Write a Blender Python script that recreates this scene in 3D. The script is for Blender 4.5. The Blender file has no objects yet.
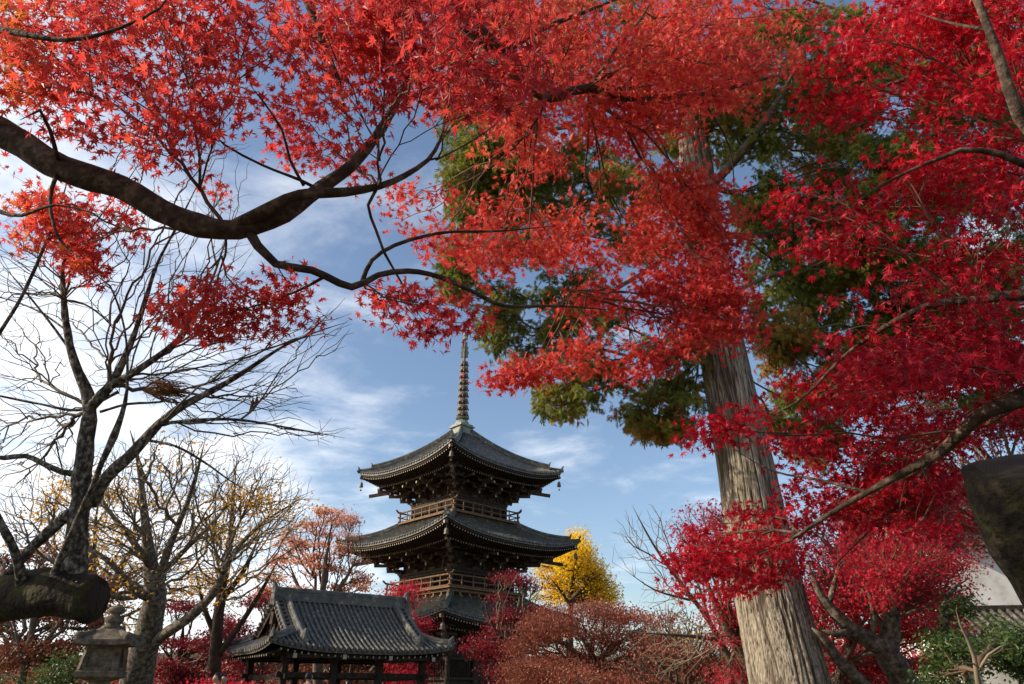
import bpy, bmesh, math, random
import numpy as np
from mathutils import Vector, Matrix, noise
from math import sin, cos, pi, radians, sqrt

random.seed(7)
RG = np.random.default_rng(11)
scene = bpy.context.scene
COL = scene.collection

# ------------------------------------------------------------------ camera, sky, sun, exposure
PITCH = radians(27.2)
CAMZ = 1.2
FPX = 683.0
W, H = 1024, 684
cam_d = bpy.data.cameras.new('camera')
cam_d.sensor_width = 36.0
cam_d.lens = 36.0 * FPX / W
cam_d.clip_start = 0.05
cam_d.clip_end = 6000
cam = bpy.data.objects.new('camera', cam_d)
COL.objects.link(cam)
cam.location = (0, 0, CAMZ)
cam.rotation_euler = (pi / 2 + PITCH, 0, 0)
scene.camera = cam

SUN_EL = radians(26)
SUN_AZ = radians(-98)          # measured from +Y towards +X
sun_dir = Vector((sin(SUN_AZ) * cos(SUN_EL), cos(SUN_AZ) * cos(SUN_EL), sin(SUN_EL)))

world = bpy.data.worlds.new('World')
scene.world = world
world.use_nodes = True
wt = world.node_tree
wt.nodes.clear()
def wn(t, **k):
    n = wt.nodes.new(t)
    for a, b in k.items():
        setattr(n, a, b)
    return n
w_out = wn('ShaderNodeOutputWorld')
w_bg = wn('ShaderNodeBackground')
w_bg.inputs['Strength'].default_value = 0.15
w_sky = wn('ShaderNodeTexSky', sky_type='NISHITA')
w_sky.sun_disc = False
w_sky.sun_elevation = SUN_EL
w_sky.sun_rotation = SUN_AZ
w_sky.air_density = 1.0
w_sky.dust_density = 1.4
w_sky.ozone_density = 1.6
w_tc = wn('ShaderNodeTexCoord')
w_sep = wn('ShaderNodeSeparateXYZ')
wt.links.new(w_tc.outputs['Generated'], w_sep.inputs[0])
# project the view direction on a cloud layer: (x, y) / (z + 0.12)
def wmath(op, a, b=None):
    n = wn('ShaderNodeMath', operation=op)
    for i, v in enumerate((a, b)):
        if v is None:
            continue
        if isinstance(v, (int, float)):
            n.inputs[i].default_value = v
        else:
            wt.links.new(v, n.inputs[i])
    return n.outputs[0]
zz = wmath('ADD', wmath('MAXIMUM', w_sep.outputs['Z'], 0.0), 0.14)
cx = wmath('DIVIDE', w_sep.outputs['X'], zz)
cy = wmath('DIVIDE', w_sep.outputs['Y'], zz)
w_comb = wn('ShaderNodeCombineXYZ')
wt.links.new(cx, w_comb.inputs[0]); wt.links.new(cy, w_comb.inputs[1])
w_map = wn('ShaderNodeMapping')
w_map.inputs['Rotation'].default_value = (0, 0, radians(-28))
w_map.inputs['Scale'].default_value = (1.0, 1.25, 1)
w_map.inputs['Location'].default_value = (3.1, 1.7, 0)
wt.links.new(w_comb.outputs[0], w_map.inputs[0])
w_n1 = wn('ShaderNodeTexNoise')
w_n1.inputs['Scale'].default_value = 2.6
w_n1.inputs['Detail'].default_value = 9
w_n1.inputs['Roughness'].default_value = 0.60
w_n1.inputs['Distortion'].default_value = 0.2
wt.links.new(w_map.outputs[0], w_n1.inputs['Vector'])
# more cloud towards the west (left) and towards the horizon
bias = wmath('MULTIPLY', wmath('ADD', cx, 0.42), -0.36)
bias = wmath('MINIMUM', wmath('MAXIMUM', bias, -0.10), 0.25)
dens = wmath('ADD', w_n1.outputs['Fac'], bias)
w_rmp = wn('ShaderNodeMapRange', interpolation_type='SMOOTHSTEP')
w_rmp.inputs['From Min'].default_value = 0.40
w_rmp.inputs['From Max'].default_value = 0.92
wt.links.new(dens, w_rmp.inputs['Value'])
w_mix = wn('ShaderNodeMix', data_type='RGBA')
wt.links.new(wmath('MULTIPLY', w_rmp.outputs[0], 0.9), w_mix.inputs[0])
wt.links.new(w_sky.outputs[0], w_mix.inputs[6])
w_mix.inputs[7].default_value = (7.2, 7.3, 7.5, 1)
wt.links.new(w_mix.outputs[2], w_bg.inputs['Color'])
wt.links.new(w_bg.outputs[0], w_out.inputs['Surface'])

sun_d = bpy.data.lights.new('sun', 'SUN')
sun_d.energy = 4.5
sun_d.angle = radians(0.5)
sun_d.color = (1.0, 0.88, 0.71)
sun_o = bpy.data.objects.new('sun', sun_d)
COL.objects.link(sun_o)
sun_o.rotation_euler = sun_dir.to_track_quat('Z', 'Y').to_euler()

scene.view_settings.view_transform = 'Standard'
scene.view_settings.look = 'None'
scene.view_settings.exposure = 0.36
scene.view_settings.gamma = 1
scene.view_settings.use_curve_mapping = False
scene.render.engine = 'CYCLES'
scene.cycles.use_denoising = True
scene.cycles.max_bounces = 6
scene.cycles.diffuse_bounces = 3
scene.cycles.transmission_bounces = 4
scene.cycles.glossy_bounces = 2
scene.cycles.sample_clamp_indirect = 4

# ------------------------------------------------------------------ coordinates
FWD = np.array([0, cos(PITCH), sin(PITCH)])
UPV = np.array([0, -sin(PITCH), cos(PITCH)])
RGT = np.array([1.0, 0, 0])
CAM = np.array([0, 0, CAMZ])
def P(px, py, d):
    """a point seen at pixel px,py at camera depth d"""
    return CAM + d * (FWD + (px - W / 2) / FPX * RGT + (H / 2 - py) / FPX * UPV)
def PA(px, py, d):
    px = np.asarray(px, float); py = np.asarray(py, float); d = np.asarray(d, float)
    return CAM + d[:, None] * (FWD + ((px - W / 2) / FPX)[:, None] * RGT + ((H / 2 - py) / FPX)[:, None] * UPV)
def AT(px, py, Y):
    """a point seen at pixel px,py at ground distance Y"""
    v = (H / 2 - py) / FPX
    return P(px, py, Y / (cos(PITCH) - v * sin(PITCH)))
def proj(q):
    r = np.atleast_2d(q) - CAM
    d = r @ FWD
    return W / 2 + FPX * (r @ RGT) / d, H / 2 - FPX * (r @ UPV) / d, d

# ------------------------------------------------------------------ mesh helpers
class MB:
    """collects verts and faces of ONE mesh"""
    def __init__(s):
        s.v = []; s.f = []; s.n = 0; s.att = []; s.mi = 0; s.fm = []
    def add(s, v, f, att=None):
        v = np.asarray(v, float).reshape(-1, 3)
        s.v.append(v)
        s.fm.append(np.full(len(f), s.mi))
        if isinstance(f, np.ndarray):
            s.f.append(f + s.n)
        else:
            s.f.append([tuple(i + s.n for i in q) for q in f])
        s.n += len(v)
        if att is not None:
            s.att.append(np.asarray(att, float))
    def box(s, c, size, rot=None, taper=1.0):
        hx, hy, hz = size[0] / 2, size[1] / 2, size[2] / 2
        v = np.array([(x * hx * (taper if z > 0 else 1), y * hy * (taper if z > 0 else 1), z * hz) for z in (-1, 1) for y in (-1, 1) for x in (-1, 1)], float)
        if rot is not None:
            v = v @ np.array(rot).T
        s.add(v + np.asarray(c, float), [(0, 2, 3, 1), (4, 5, 7, 6), (0, 1, 5, 4), (2, 6, 7, 3), (0, 4, 6, 2), (1, 3, 7, 5)])
    def bar(s, a, b, w, h, up=(0, 0, 1)):
        """a beam from a to b, w wide and h deep"""
        a = np.asarray(a, float); b = np.asarray(b, float)
        d = b - a; L = np.linalg.norm(d)
        if L < 1e-6: return
        d /= L
        u = np.asarray(up, float); x = np.cross(d, u); nx = np.linalg.norm(x)
        if nx < 1e-4:
            x = np.cross(d, (1, 0, 0)); nx = np.linalg.norm(x)
        x /= nx; z = np.cross(x, d)
        s.box((a + b) / 2, (w, L, h), rot=np.array([x, d, z]).T)
    def tube(s, pts, rad, n=6, cap=True, ph=0.0):
        pts = np.asarray(pts, float); m = len(pts)
        rad = np.broadcast_to(np.asarray(rad, float), (m,))
        t = np.gradient(pts, axis=0)
        t /= np.maximum(np.linalg.norm(t, axis=1), 1e-9)[:, None]
        ref = np.array([0.31, 0.17, 0.93]) if abs(t[0][2]) < 0.85 else np.array([0.93, 0.3, 0.1])
        A = np.zeros((m, 3)); u = np.cross(t[0], ref); u /= np.linalg.norm(u)
        for i in range(m):
            u = u - t[i] * (u @ t[i]); u /= max(np.linalg.norm(u), 1e-9); A[i] = u
        B = np.cross(t, A)
        an = np.arange(n) * 2 * pi / n + ph
        ring = pts[:, None, :] + rad[:, None, None] * (np.cos(an)[None, :, None] * A[:, None, :] + np.sin(an)[None, :, None] * B[:, None, :])
        i = np.arange(m - 1)[:, None] * n; j = np.arange(n)[None, :]; k = (j + 1) % n
        f = np.stack([i + j, i + k, i + n + k, i + n + j], -1).reshape(-1, 4)
        s.add(ring.reshape(-1, 3), f)
        if cap:
            s.f.append([tuple(s.n - m * n + q for q in range(n))[::-1], tuple(s.n - n + q for q in range(n))]); s.fm.append(np.full(2, s.mi))
    def lathe(s, prof, n=20, c=(0, 0, 0)):
        v = [(r * cos(a * 2 * pi / n) + c[0], r * sin(a * 2 * pi / n) + c[1], z + c[2]) for r, z in prof for a in range(n)]
        f = [(i * n + j, i * n + (j + 1) % n, (i + 1) * n + (j + 1) % n, (i + 1) * n + j) for i in range(len(prof) - 1) for j in range(n)]
        f += [tuple(range(n))[::-1], tuple((len(prof) - 1) * n + j for j in range(n))]
        s.add(v, f)
    def grid(s, pts, flip=False):
        pts = np.asarray(pts, float); a, b = pts.shape[:2]
        i = np.arange(a - 1)[:, None] * b; j = np.arange(b - 1)[None, :]
        f = np.stack([i + j, i + j + 1, i + b + j + 1, i + b + j], -1).reshape(-1, 4)
        s.add(pts.reshape(-1, 3), f[:, ::-1] if flip else f)
    def prism(s, poly, z0, z1, M=None):
        """poly: list of (x, y); extruded along z; M 3x4 placement (numpy func)"""
        n = len(poly)
        v = np.array([(x, y, z0) for x, y in poly] + [(x, y, z1) for x, y in poly], float)
        if M is not None: v = M(v)
        s.add(v, [tuple(range(n))[::-1], tuple(range(n, 2 * n))] + [(i, (i + 1) % n, n + (i + 1) % n, n + i) for i in range(n)])
    def build(s, name, mat, parent=None, smooth=False, shift=None):
        me = bpy.data.meshes.new(name)
        V = np.concatenate(s.v) if s.v else np.zeros((0, 3))
        if shift is not None: V = V - np.asarray(shift)
        loops = []; sizes = []
        for f in s.f:
            if isinstance(f, np.ndarray):
                loops.append(f.reshape(-1)); sizes.append(np.full(len(f), f.shape[1]))
            else:
                for q in f:
                    loops.append(np.array(q)); 
                sizes.append(np.array([len(q) for q in f], int))
        L = np.concatenate(loops).astype(np.int32); S = np.concatenate(sizes).astype(np.int32)
        me.vertices.add(len(V)); me.vertices.foreach_set('co', V.astype(np.float32).ravel())
        me.loops.add(len(L)); me.loops.foreach_set('vertex_index', L)
        me.polygons.add(len(S))
        st = np.zeros(len(S), np.int32); st[1:] = np.cumsum(S)[:-1]
        me.polygons.foreach_set('loop_start', st)
        if smooth:
            me.polygons.foreach_set('use_smooth', np.ones(len(S), bool))
        if any(a.any() for a in s.fm):
            me.polygons.foreach_set('material_index', np.concatenate(s.fm).astype(np.int32))
        me.update(calc_edges=True)
        me.validate()
        if not smooth: me.shade_flat()
        if s.att:
            at = me.attributes.new('tint', 'FLOAT', 'POINT')
            at.data.foreach_set('value', np.concatenate(s.att).astype(np.float32))
        for m_ in (mat if isinstance(mat, (list, tuple)) else [mat]): me.materials.append(m_)
        o = bpy.data.objects.new(name, me)
        COL.objects.link(o)
        if parent is not None: o.parent = parent
        return o

def thing(name, label, cat, loc=(0, 0, 0), rz=0.0, group=None):
    o = bpy.data.objects.new(name, None)
    o.empty_display_size = 0.2
    COL.objects.link(o)
    o.location = tuple(float(c) for c in loc); o.rotation_euler = (0, 0, rz)
    o['label'] = label; o['category'] = cat
    if group: o['group'] = group
    return o
def tag(o, label, cat, group=None, kind=None):
    if label: o['label'] = label
    if cat: o['category'] = cat
    if group: o['group'] = group
    if kind: o['kind'] = kind
    return o
def copy_tree(o, parent=None):
    c = o.copy(); COL.objects.link(c); c.parent = parent
    for ch in [q for q in bpy.data.objects if q.parent == o]:
        copy_tree(ch, c)
    return c

# ------------------------------------------------------------------ materials
def mat_base(name):
    m = bpy.data.materials.new(name); m.use_nodes = True
    t = m.node_tree; b = t.nodes['Principled BSDF']
    return m, t, b
def noise_mat(name, cols, scale=6.0, rough=0.8, bump=0.3, detail=6, stretch=(1, 1, 1), bscale=None, spec=0.3, pos=None, dist=0.02, rvar=0.0):
    m, t, b = mat_base(name)
    tc = t.nodes.new('ShaderNodeTexCoord'); mp = t.nodes.new('ShaderNodeMapping')
    mp.inputs['Scale'].default_value = stretch
    t.links.new(tc.outputs['Object'], mp.inputs[0])
    n = t.nodes.new('ShaderNodeTexNoise'); n.inputs['Scale'].default_value = scale; n.inputs['Detail'].default_value = detail
    n.inputs['Roughness'].default_value = 0.62
    t.links.new(mp.outputs[0], n.inputs['Vector'])
    r = t.nodes.new('ShaderNodeValToRGB')
    el = r.color_ramp.elements
    k = len(cols)
    ps = pos or [0.3 + 0.4 * i / max(1, k - 1) for i in range(k)]
    el[0].position = ps[0]; el[0].color = (*cols[0], 1)
    el[1].position = ps[-1]; el[1].color = (*cols[-1], 1)
    for i in range(1, k - 1):
        e = el.new(ps[i]); e.color = (*cols[i], 1)
    t.links.new(n.outputs['Fac'], r.inputs[0]); t.links.new(r.outputs[0], b.inputs['Base Color'])
    b.inputs['Roughness'].default_value = rough
    b.inputs['Specular IOR Level'].default_value = spec
    if bump:
        n2 = t.nodes.new('ShaderNodeTexNoise'); n2.inputs['Scale'].default_value = bscale or scale * 3; n2.inputs['Detail'].default_value = 5
        t.links.new(mp.outputs[0], n2.inputs['Vector'])
        bp = t.nodes.new('ShaderNodeBump'); bp.inputs['Strength'].default_value = bump; bp.inputs['Distance'].default_value = dist
        t.links.new(n2.outputs['Fac'], bp.inputs['Height']); t.links.new(bp.outputs[0], b.inputs['Normal'])
    return m
def leaf_mat(name, cols, trans=0.45, tgain=1.25, rough=0.45, spec=0.35):
    """leaf pigment by a per-leaf random value; thin leaves let light through"""
    m, t, b = mat_base(name)
    a = t.nodes.new('ShaderNodeAttribute'); a.attribute_name = 'tint'
    r = t.nodes.new('ShaderNodeValToRGB'); el = r.color_ramp.elements
    k = len(cols)
    el[0].position = 0; el[0].color = (*cols[0], 1); el[1].position = 1; el[1].color = (*cols[-1], 1)
    for i in range(1, k - 1):
        e = el.new(i / (k - 1)); e.color = (*cols[i], 1)
    t.links.new(a.outputs['Fac'], r.inputs[0]); t.links.new(r.outputs[0], b.inputs['Base Color'])
    b.inputs['Roughness'].default_value = rough
    b.inputs['Specular IOR Level'].default_value = spec
    g = t.nodes.new('ShaderNodeMix'); g.data_type = 'RGBA'; g.blend_type = 'MULTIPLY'; g.inputs[0].default_value = 1
    g.inputs[7].default_value = (tgain, tgain * 0.95, tgain * 0.9, 1)
    t.links.new(r.outputs[0], g.inputs[6])
    tr = t.nodes.new('ShaderNodeBsdfTranslucent'); t.links.new(g.outputs[2], tr.inputs['Color'])
    mx = t.nodes.new('ShaderNodeMixShader'); mx.inputs[0].default_value = trans
    t.links.new(b.outputs[0], mx.inputs[1]); t.links.new(tr.outputs[0], mx.inputs[2])
    t.links.new(mx.outputs[0], t.nodes['Material Output'].inputs['Surface'])
    return m

M = {}
M['wood'] = noise_mat('old_wood', [(0.012, 0.008, 0.006), (0.034, 0.021, 0.013), (0.075, 0.046, 0.028)], scale=5, rough=0.75, bump=0.3, stretch=(1, 1, 1))
M['woodmid'] = noise_mat('bracket_wood', [(0.022, 0.015, 0.010), (0.065, 0.041, 0.025), (0.17, 0.11, 0.068)], scale=4, rough=0.75, bump=0.3)
M['woodlit'] = noise_mat('sunlit_rail_wood', [(0.07, 0.038, 0.02), (0.27, 0.155, 0.072)], scale=6, rough=0.7, bump=0.2)  # balcony and railing wood with golden sunlight put into its colour
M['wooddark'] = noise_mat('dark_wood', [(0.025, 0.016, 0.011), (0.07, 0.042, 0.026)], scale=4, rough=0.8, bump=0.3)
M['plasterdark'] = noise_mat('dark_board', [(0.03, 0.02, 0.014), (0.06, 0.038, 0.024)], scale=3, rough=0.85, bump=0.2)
M['ends'] = noise_mat('pale_end_grain', [(0.30, 0.25, 0.17), (0.5, 0.44, 0.32)], scale=9, rough=0.8, bump=0.1)
M['tile'] = noise_mat('roof_tile', [(0.03, 0.029, 0.026), (0.085, 0.08, 0.07), (0.10, 0.085, 0.055), (0.28, 0.265, 0.23)], pos=[.3, .48, .56, .7], scale=3.3, rough=0.5, bump=0.35, bscale=12, spec=0.5, detail=8)
M['tileold'] = noise_mat('weathered_tile', [(0.018, 0.017, 0.015), (0.075, 0.070, 0.062), (0.11, 0.09, 0.055), (0.28, 0.265, 0.225)], pos=[.3, .48, .56, .7], scale=8.5, rough=0.55, bump=0.4, bscale=10, spec=0.55, detail=8)
M['bronze'] = noise_mat('aged_bronze', [(0.07, 0.045, 0.03), (0.16, 0.11, 0.07), (0.24, 0.27, 0.21)], scale=2.2, rough=0.55, bump=0.2)
M['patina'] = noise_mat('green_patina', [(0.16, 0.16, 0.12), (0.34, 0.38, 0.30)], scale=5, rough=0.6, bump=0.2)
M['stone'] = noise_mat('mossy_stone', [(0.035, 0.032, 0.022), (0.11, 0.088, 0.06), (0.22, 0.175, 0.115)], scale=6, rough=0.9, bump=0.6, bscale=22)
M['stonebase'] = noise_mat('granite', [(0.2, 0.19, 0.17), (0.35, 0.33, 0.3)], scale=5, rough=0.9, bump=0.3)
M['plaster'] = noise_mat('white_plaster', [(0.38, 0.36, 0.32), (0.66, 0.64, 0.60), (0.76, 0.75, 0.72)], scale=1.4, rough=0.85, bump=0.08)
M['barkdark'] = noise_mat('maple_bark', [(0.022, 0.014, 0.010), (0.065, 0.042, 0.028), (0.19, 0.14, 0.10)], scale=13, rough=0.9, bump=0.8, bscale=26, dist=0.03, detail=8)
M['twig'] = noise_mat('maple_twig', [(0.06, 0.035, 0.022), (0.17, 0.11, 0.065)], scale=3, rough=0.8, bump=0)
M['twigpale'] = noise_mat('pale_twig', [(0.13, 0.10, 0.065), (0.28, 0.22, 0.15)], scale=3, rough=0.8, bump=0)
M['barkgrey'] = noise_mat('lichen_bark', [(0.025, 0.02, 0.016), (0.075, 0.062, 0.048), (0.34, 0.31, 0.25)], pos=[.38, .50, .66], scale=38, rough=0.9, bump=0.8, bscale=40, dist=0.02, detail=8, stretch=(1, 1, 0.7))
M['barkbrown'] = noise_mat('brown_grey_bark', [(0.03, 0.024, 0.018), (0.10, 0.08, 0.058), (0.24, 0.20, 0.15)], pos=[.36, .5, .66], detail=9, scale=11, rough=0.9, bump=0.8, bscale=18)
M['barkpale'] = noise_mat('pale_bark', [(0.07, 0.057, 0.042), (0.19, 0.155, 0.11)], scale=4, rough=0.9, bump=0.5, bscale=14)
M['barkred'] = noise_mat('reddish_bark', [(0.07, 0.04, 0.03), (0.16, 0.10, 0.07)], scale=4, rough=0.9, bump=0.4, bscale=14)
M['mossbark'] = noise_mat('mossy_bark', [(0.008, 0.006, 0.004), (0.028, 0.020, 0.013), (0.045, 0.040, 0.012), (0.075, 0.080, 0.016)], scale=9, rough=0.95, bump=1.0, bscale=24, dist=0.04, pos=[0.3, 0.48, 0.6, 0.75])
M['ground'] = noise_mat('earth_and_moss', [(0.06, 0.045, 0.03), (0.12, 0.09, 0.055), (0.05, 0.06, 0.02), (0.16, 0.05, 0.03)], scale=0.7, rough=0.95, bump=0.5, bscale=8, detail=10)
M['path'] = noise_mat('gravel_path', [(0.22, 0.2, 0.17), (0.34, 0.31, 0.27)], scale=12, rough=0.95, bump=0.5, bscale=40)
M['hill'] = noise_mat('wooded_hill', [(0.03, 0.045, 0.025), (0.07, 0.06, 0.03), (0.10, 0.05, 0.03)], scale=0.05, rough=1, bump=0.8, bscale=0.3, dist=3)

# cypress bark: long vertical strips, dark in the furrows
def bark_strips():
    m, t, b = mat_base('cypress_bark')
    tc = t.nodes.new('ShaderNodeTexCoord')
    a = t.nodes.new('ShaderNodeAttribute'); a.attribute_name = 'tint'
    mp = t.nodes.new('ShaderNodeMapping'); mp.inputs['Scale'].default_value = (11, 11, 0.9)
    t.links.new(tc.outputs['Object'], mp.inputs[0])
    n = t.nodes.new('ShaderNodeTexNoise'); n.inputs['Scale'].default_value = 2.2; n.inputs['Detail'].default_value = 9; n.inputs['Roughness'].default_value = 0.7
    t.links.new(mp.outputs[0], n.inputs['Vector'])
    mp2 = t.nodes.new('ShaderNodeMapping'); mp2.inputs['Scale'].default_value = (34, 34, 2.6)
    t.links.new(tc.outputs['Object'], mp2.inputs[0])
    n2 = t.nodes.new('ShaderNodeTexNoise'); n2.inputs['Scale'].default_value = 2.0; n2.inputs['Detail'].default_value = 6
    t.links.new(mp2.outputs[0], n2.inputs['Vector'])
    r = t.nodes.new('ShaderNodeValToRGB'); el = r.color_ramp.elements
    el[0].position = 0.40; el[0].color = (0.055, 0.04, 0.028, 1)
    el[1].position = 0.62; el[1].color = (0.44, 0.39, 0.30, 1)
    e = el.new(0.48); e.color = (0.24, 0.195, 0.14, 1)
    av = t.nodes.new('ShaderNodeMix'); av.data_type = 'FLOAT'; av.inputs[0].default_value = 0.5
    t.links.new(n.outputs['Fac'], av.inputs[2]); t.links.new(n2.outputs['Fac'], av.inputs[3])
    t.links.new(av.outputs[0], r.inputs[0])
    mx = t.nodes.new('ShaderNodeMix'); mx.data_type = 'RGBA'; mx.blend_type = 'MIX'
    t.links.new(a.outputs['Fac'], mx.inputs[0])
    t.links.new(r.outputs[0], mx.inputs[6]); mx.inputs[7].default_value = (0.06, 0.04, 0.026, 1)
    t.links.new(mx.outputs[2], b.inputs['Base Color'])
    b.inputs['Roughness'].default_value = 0.9; b.inputs['Specular IOR Level'].default_value = 0.15
    ad = t.nodes.new('ShaderNodeMath'); ad.operation = 'ADD'
    t.links.new(n.outputs['Fac'], ad.inputs[0]); t.links.new(n2.outputs['Fac'], ad.inputs[1])
    bp = t.nodes.new('ShaderNodeBump'); bp.inputs['Strength'].default_value = 0.9; bp.inputs['Distance'].default_value = 0.02
    t.links.new(ad.outputs[0], bp.inputs['Height']); t.links.new(bp.outputs[0], b.inputs['Normal'])
    return m
M['cypressbark'] = bark_strips()

M['leafA'] = leaf_mat('scarlet_leaf', [(0.22, 0.013, 0.020), (0.42, 0.030, 0.034), (0.60, 0.062, 0.054), (0.66, 0.098, 0.060), (0.62, 0.22, 0.05)], trans=0.52, tgain=1.35)
M['leafB'] = leaf_mat('vermilion_leaf', [(0.35, 0.017, 0.025), (0.57, 0.045, 0.042), (0.70, 0.085, 0.064), (0.70, 0.12, 0.068), (0.57, 0.21, 0.05)], trans=0.42, tgain=1.25)
M['leafC'] = leaf_mat('crimson_leaf', [(0.20, 0.003, 0.012), (0.40, 0.007, 0.022), (0.60, 0.012, 0.032), (0.68, 0.025, 0.036)], trans=0.45, tgain=1.2)
M['leafE'] = leaf_mat('bright_crimson_leaf', [(0.30, 0.008, 0.02), (0.52, 0.018, 0.04), (0.66, 0.03, 0.06)], trans=0.42, tgain=1.2)
M['leafF'] = leaf_mat('dull_red_leaf', [(0.14, 0.03, 0.02), (0.28, 0.06, 0.035), (0.36, 0.11, 0.055), (0.30, 0.15, 0.09)], trans=0.35, tgain=1.1)
M['leafR'] = leaf_mat('shaded_rust_leaf', [(0.08, 0.022, 0.012), (0.17, 0.05, 0.025), (0.26, 0.10, 0.03)], trans=0.35, tgain=1.1)  # rust pigment, with the shade these trees stand in put into the colour
M['leafM'] = leaf_mat('dark_red_leaf', [(0.12, 0.008, 0.014), (0.26, 0.015, 0.025), (0.34, 0.03, 0.03)], trans=0.35, tgain=1.1)
M['leafO'] = leaf_mat('orange_leaf', [(0.58, 0.20, 0.11), (0.72, 0.32, 0.17), (0.74, 0.42, 0.18)], trans=0.45, tgain=1.2)
M['leafY'] = leaf_mat('ginkgo_leaf', [(0.78, 0.46, 0.01), (0.92, 0.64, 0.02), (0.90, 0.70, 0.05)], trans=0.55, tgain=1.2)
M['leafG'] = leaf_mat('golden_leaf', [(0.45, 0.20, 0.03), (0.66, 0.36, 0.05), (0.70, 0.46, 0.08)], trans=0.45, tgain=1.2)
M['leafH'] = leaf_mat('cypress_spray', [(0.035, 0.055, 0.012), (0.09, 0.12, 0.018), (0.18, 0.21, 0.028), (0.27, 0.25, 0.04), (0.42, 0.18, 0.04)], trans=0.35, tgain=1.5, rough=0.55)
M['leafN'] = leaf_mat('evergreen_leaf', [(0.025, 0.045, 0.012), (0.05, 0.09, 0.02), (0.11, 0.16, 0.03)], trans=0.3, tgain=1.3)

# ------------------------------------------------------------------ leaves
def star(lobes, lens, valley, droop=0.12):
    """palmate leaf: centre, then rim of tips and valleys; tips drop a little"""
    v = [(0, 0, 0)]
    n = len(lobes)
    rim = []
    for i in range(n):
        a = radians(lobes[i]); L = lens[i]
        rim.append((L * sin(a), L * cos(a), -droop * L * L))
        if i < n - 1:
            b = radians((lobes[i] + lobes[i + 1]) / 2); r = valley * min(lens[i], lens[i + 1]) + 0.04
            rim.append((r * sin(b), r * cos(b), 0.02))
    rim.append((0, -0.1, 0))
    v += rim
    m = len(rim)
    f = [(0, 1 + i, 1 + (i + 1) % m) for i in range(m)]
    return np.array(v, float), np.array(f, int)
T7 = star([-128, -84, -42, 0, 42, 84, 128], [0.42, 0.74, 0.93, 1.0, 0.93, 0.74, 0.42], 0.36)
T5 = star([-100, -50, 0, 50, 100], [0.62, 0.9, 1.0, 0.9, 0.62], 0.38)
T3 = (np.array([(0, -0.6, 0), (0.75, 0.1, -0.1), (0.1, 0.28, 0.05), (0, 1, -0.15), (-0.1, 0.28, 0.05), (-0.75, 0.1, -0.1)], float), np.array([(0, 1, 2), (0, 2, 4), (2, 3, 4), (0, 4, 5)], int))
def frond():
    v = []; f = []
    for k, (x0, y0, ang, L) in enumerate([(0, 0, 0, 1.0), (0, 0.1, 42, .62), (0, 0.1, -42, .62), (0, .35, 36, .52), (0, .35, -36, .52), (0, .62, 30, .32), (0, .62, -30, .32), (.15, .28, 8, .4), (-.15, .28, -8, .4)]):
        a = radians(ang); d = np.array([sin(a), cos(a)]); p = np.array([d[1], -d[0]]); w = 0.055 + 0.025 * (k == 0)
        q0 = np.array([x0, y0]); q = [q0, q0 + d * L * .45 + p * w, q0 + d * L, q0 + d * L * .45 - p * w]
        b = len(v)
        for c in q: v.append((c[0], c[1], -0.25 * c[1] ** 2 + 0.03 * (k % 3)))
        f += [(b, b + 1, b + 2), (b, b + 2, b + 3)]
    return np.array(v, float), np.array(f, int)
TF = frond()
TO = (np.array([(0, -0.7, 0), (0.34, 0, 0.06), (0, 0.9, -0.1), (-0.34, 0, 0.06)], float), np.array([(0, 1, 2), (0, 2, 3)], int))

def add_leaves(mb, C, size, T, up=0.6, spread=0.6, hang=0.35, tint=None, out=None):
    """C: leaf positions. normals lean upward; blades point outward and droop"""
    n = len(C)
    if n == 0: return
    N = RG.normal(size=(n, 3)) * spread; N[:, 2] += up
    N /= np.linalg.norm(N, axis=1)[:, None]
    D = RG.normal(size=(n, 3)); D[:, 2] = D[:, 2] * 0.4 - hang * 2
    if out is not None: D += out
    D -= N * (D * N).sum(1)[:, None]
    D /= np.maximum(np.linalg.norm(D, axis=1), 1e-6)[:, None]
    X = np.cross(D, N)
    S = size * RG.uniform(0.7, 1.25, n)
    V, F = T
    k = len(V)
    fold = RG.uniform(-0.25, 0.35, n)
    VX = V[None, :, 0] * np.ones((n, 1)); VY = V[None, :, 1] * np.ones((n, 1)); VZ = V[None, :, 2] + fold[:, None] * np.abs(V[None, :, 0])
    VZ = VZ - RG.uniform(-.15, .45, n)[:, None] * VY * np.abs(VY)
    Q = C[:, None, :] + S[:, None, None] * (VX[..., None] * X[:, None, :] + VY[..., None] * D[:, None, :] + VZ[..., None] * N[:, None, :])
    FF = (np.arange(n)[:, None, None] * k + F[None]).reshape(-1, F.shape[1])
    if tint is None: tint = RG.beta(2, 2, n)
    mb.add(Q.reshape(-1, 3), FF, np.repeat(np.clip(tint, 0, 1), k))

# ------------------------------------------------------------------ branching
def resample(pts, rad, step):
    pts = np.asarray(pts, float); rad = np.asarray(rad, float)
    # Catmull-Rom through the points
    ext = np.vstack([2 * pts[0] - pts[1], pts, 2 * pts[-1] - pts[-2]])
    op = []; orr = []
    for i in range(len(pts) - 1):
        a, b, c, d = ext[i:i + 4]
        n = max(1, int(np.linalg.norm(c - b) / step))
        for k in range(n):
            t = k / n
            op.append(0.5 * ((2 * b) + (c - a) * t + (2 * a - 5 * b + 4 * c - d) * t * t + (-a + 3 * b - 3 * c + d) * t ** 3))
            orr.append(rad[i] * (1 - t) + rad[i + 1] * t)
    op.append(pts[-1]); orr.append(rad[-1])
    return np.array(op), np.array(orr)

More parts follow.
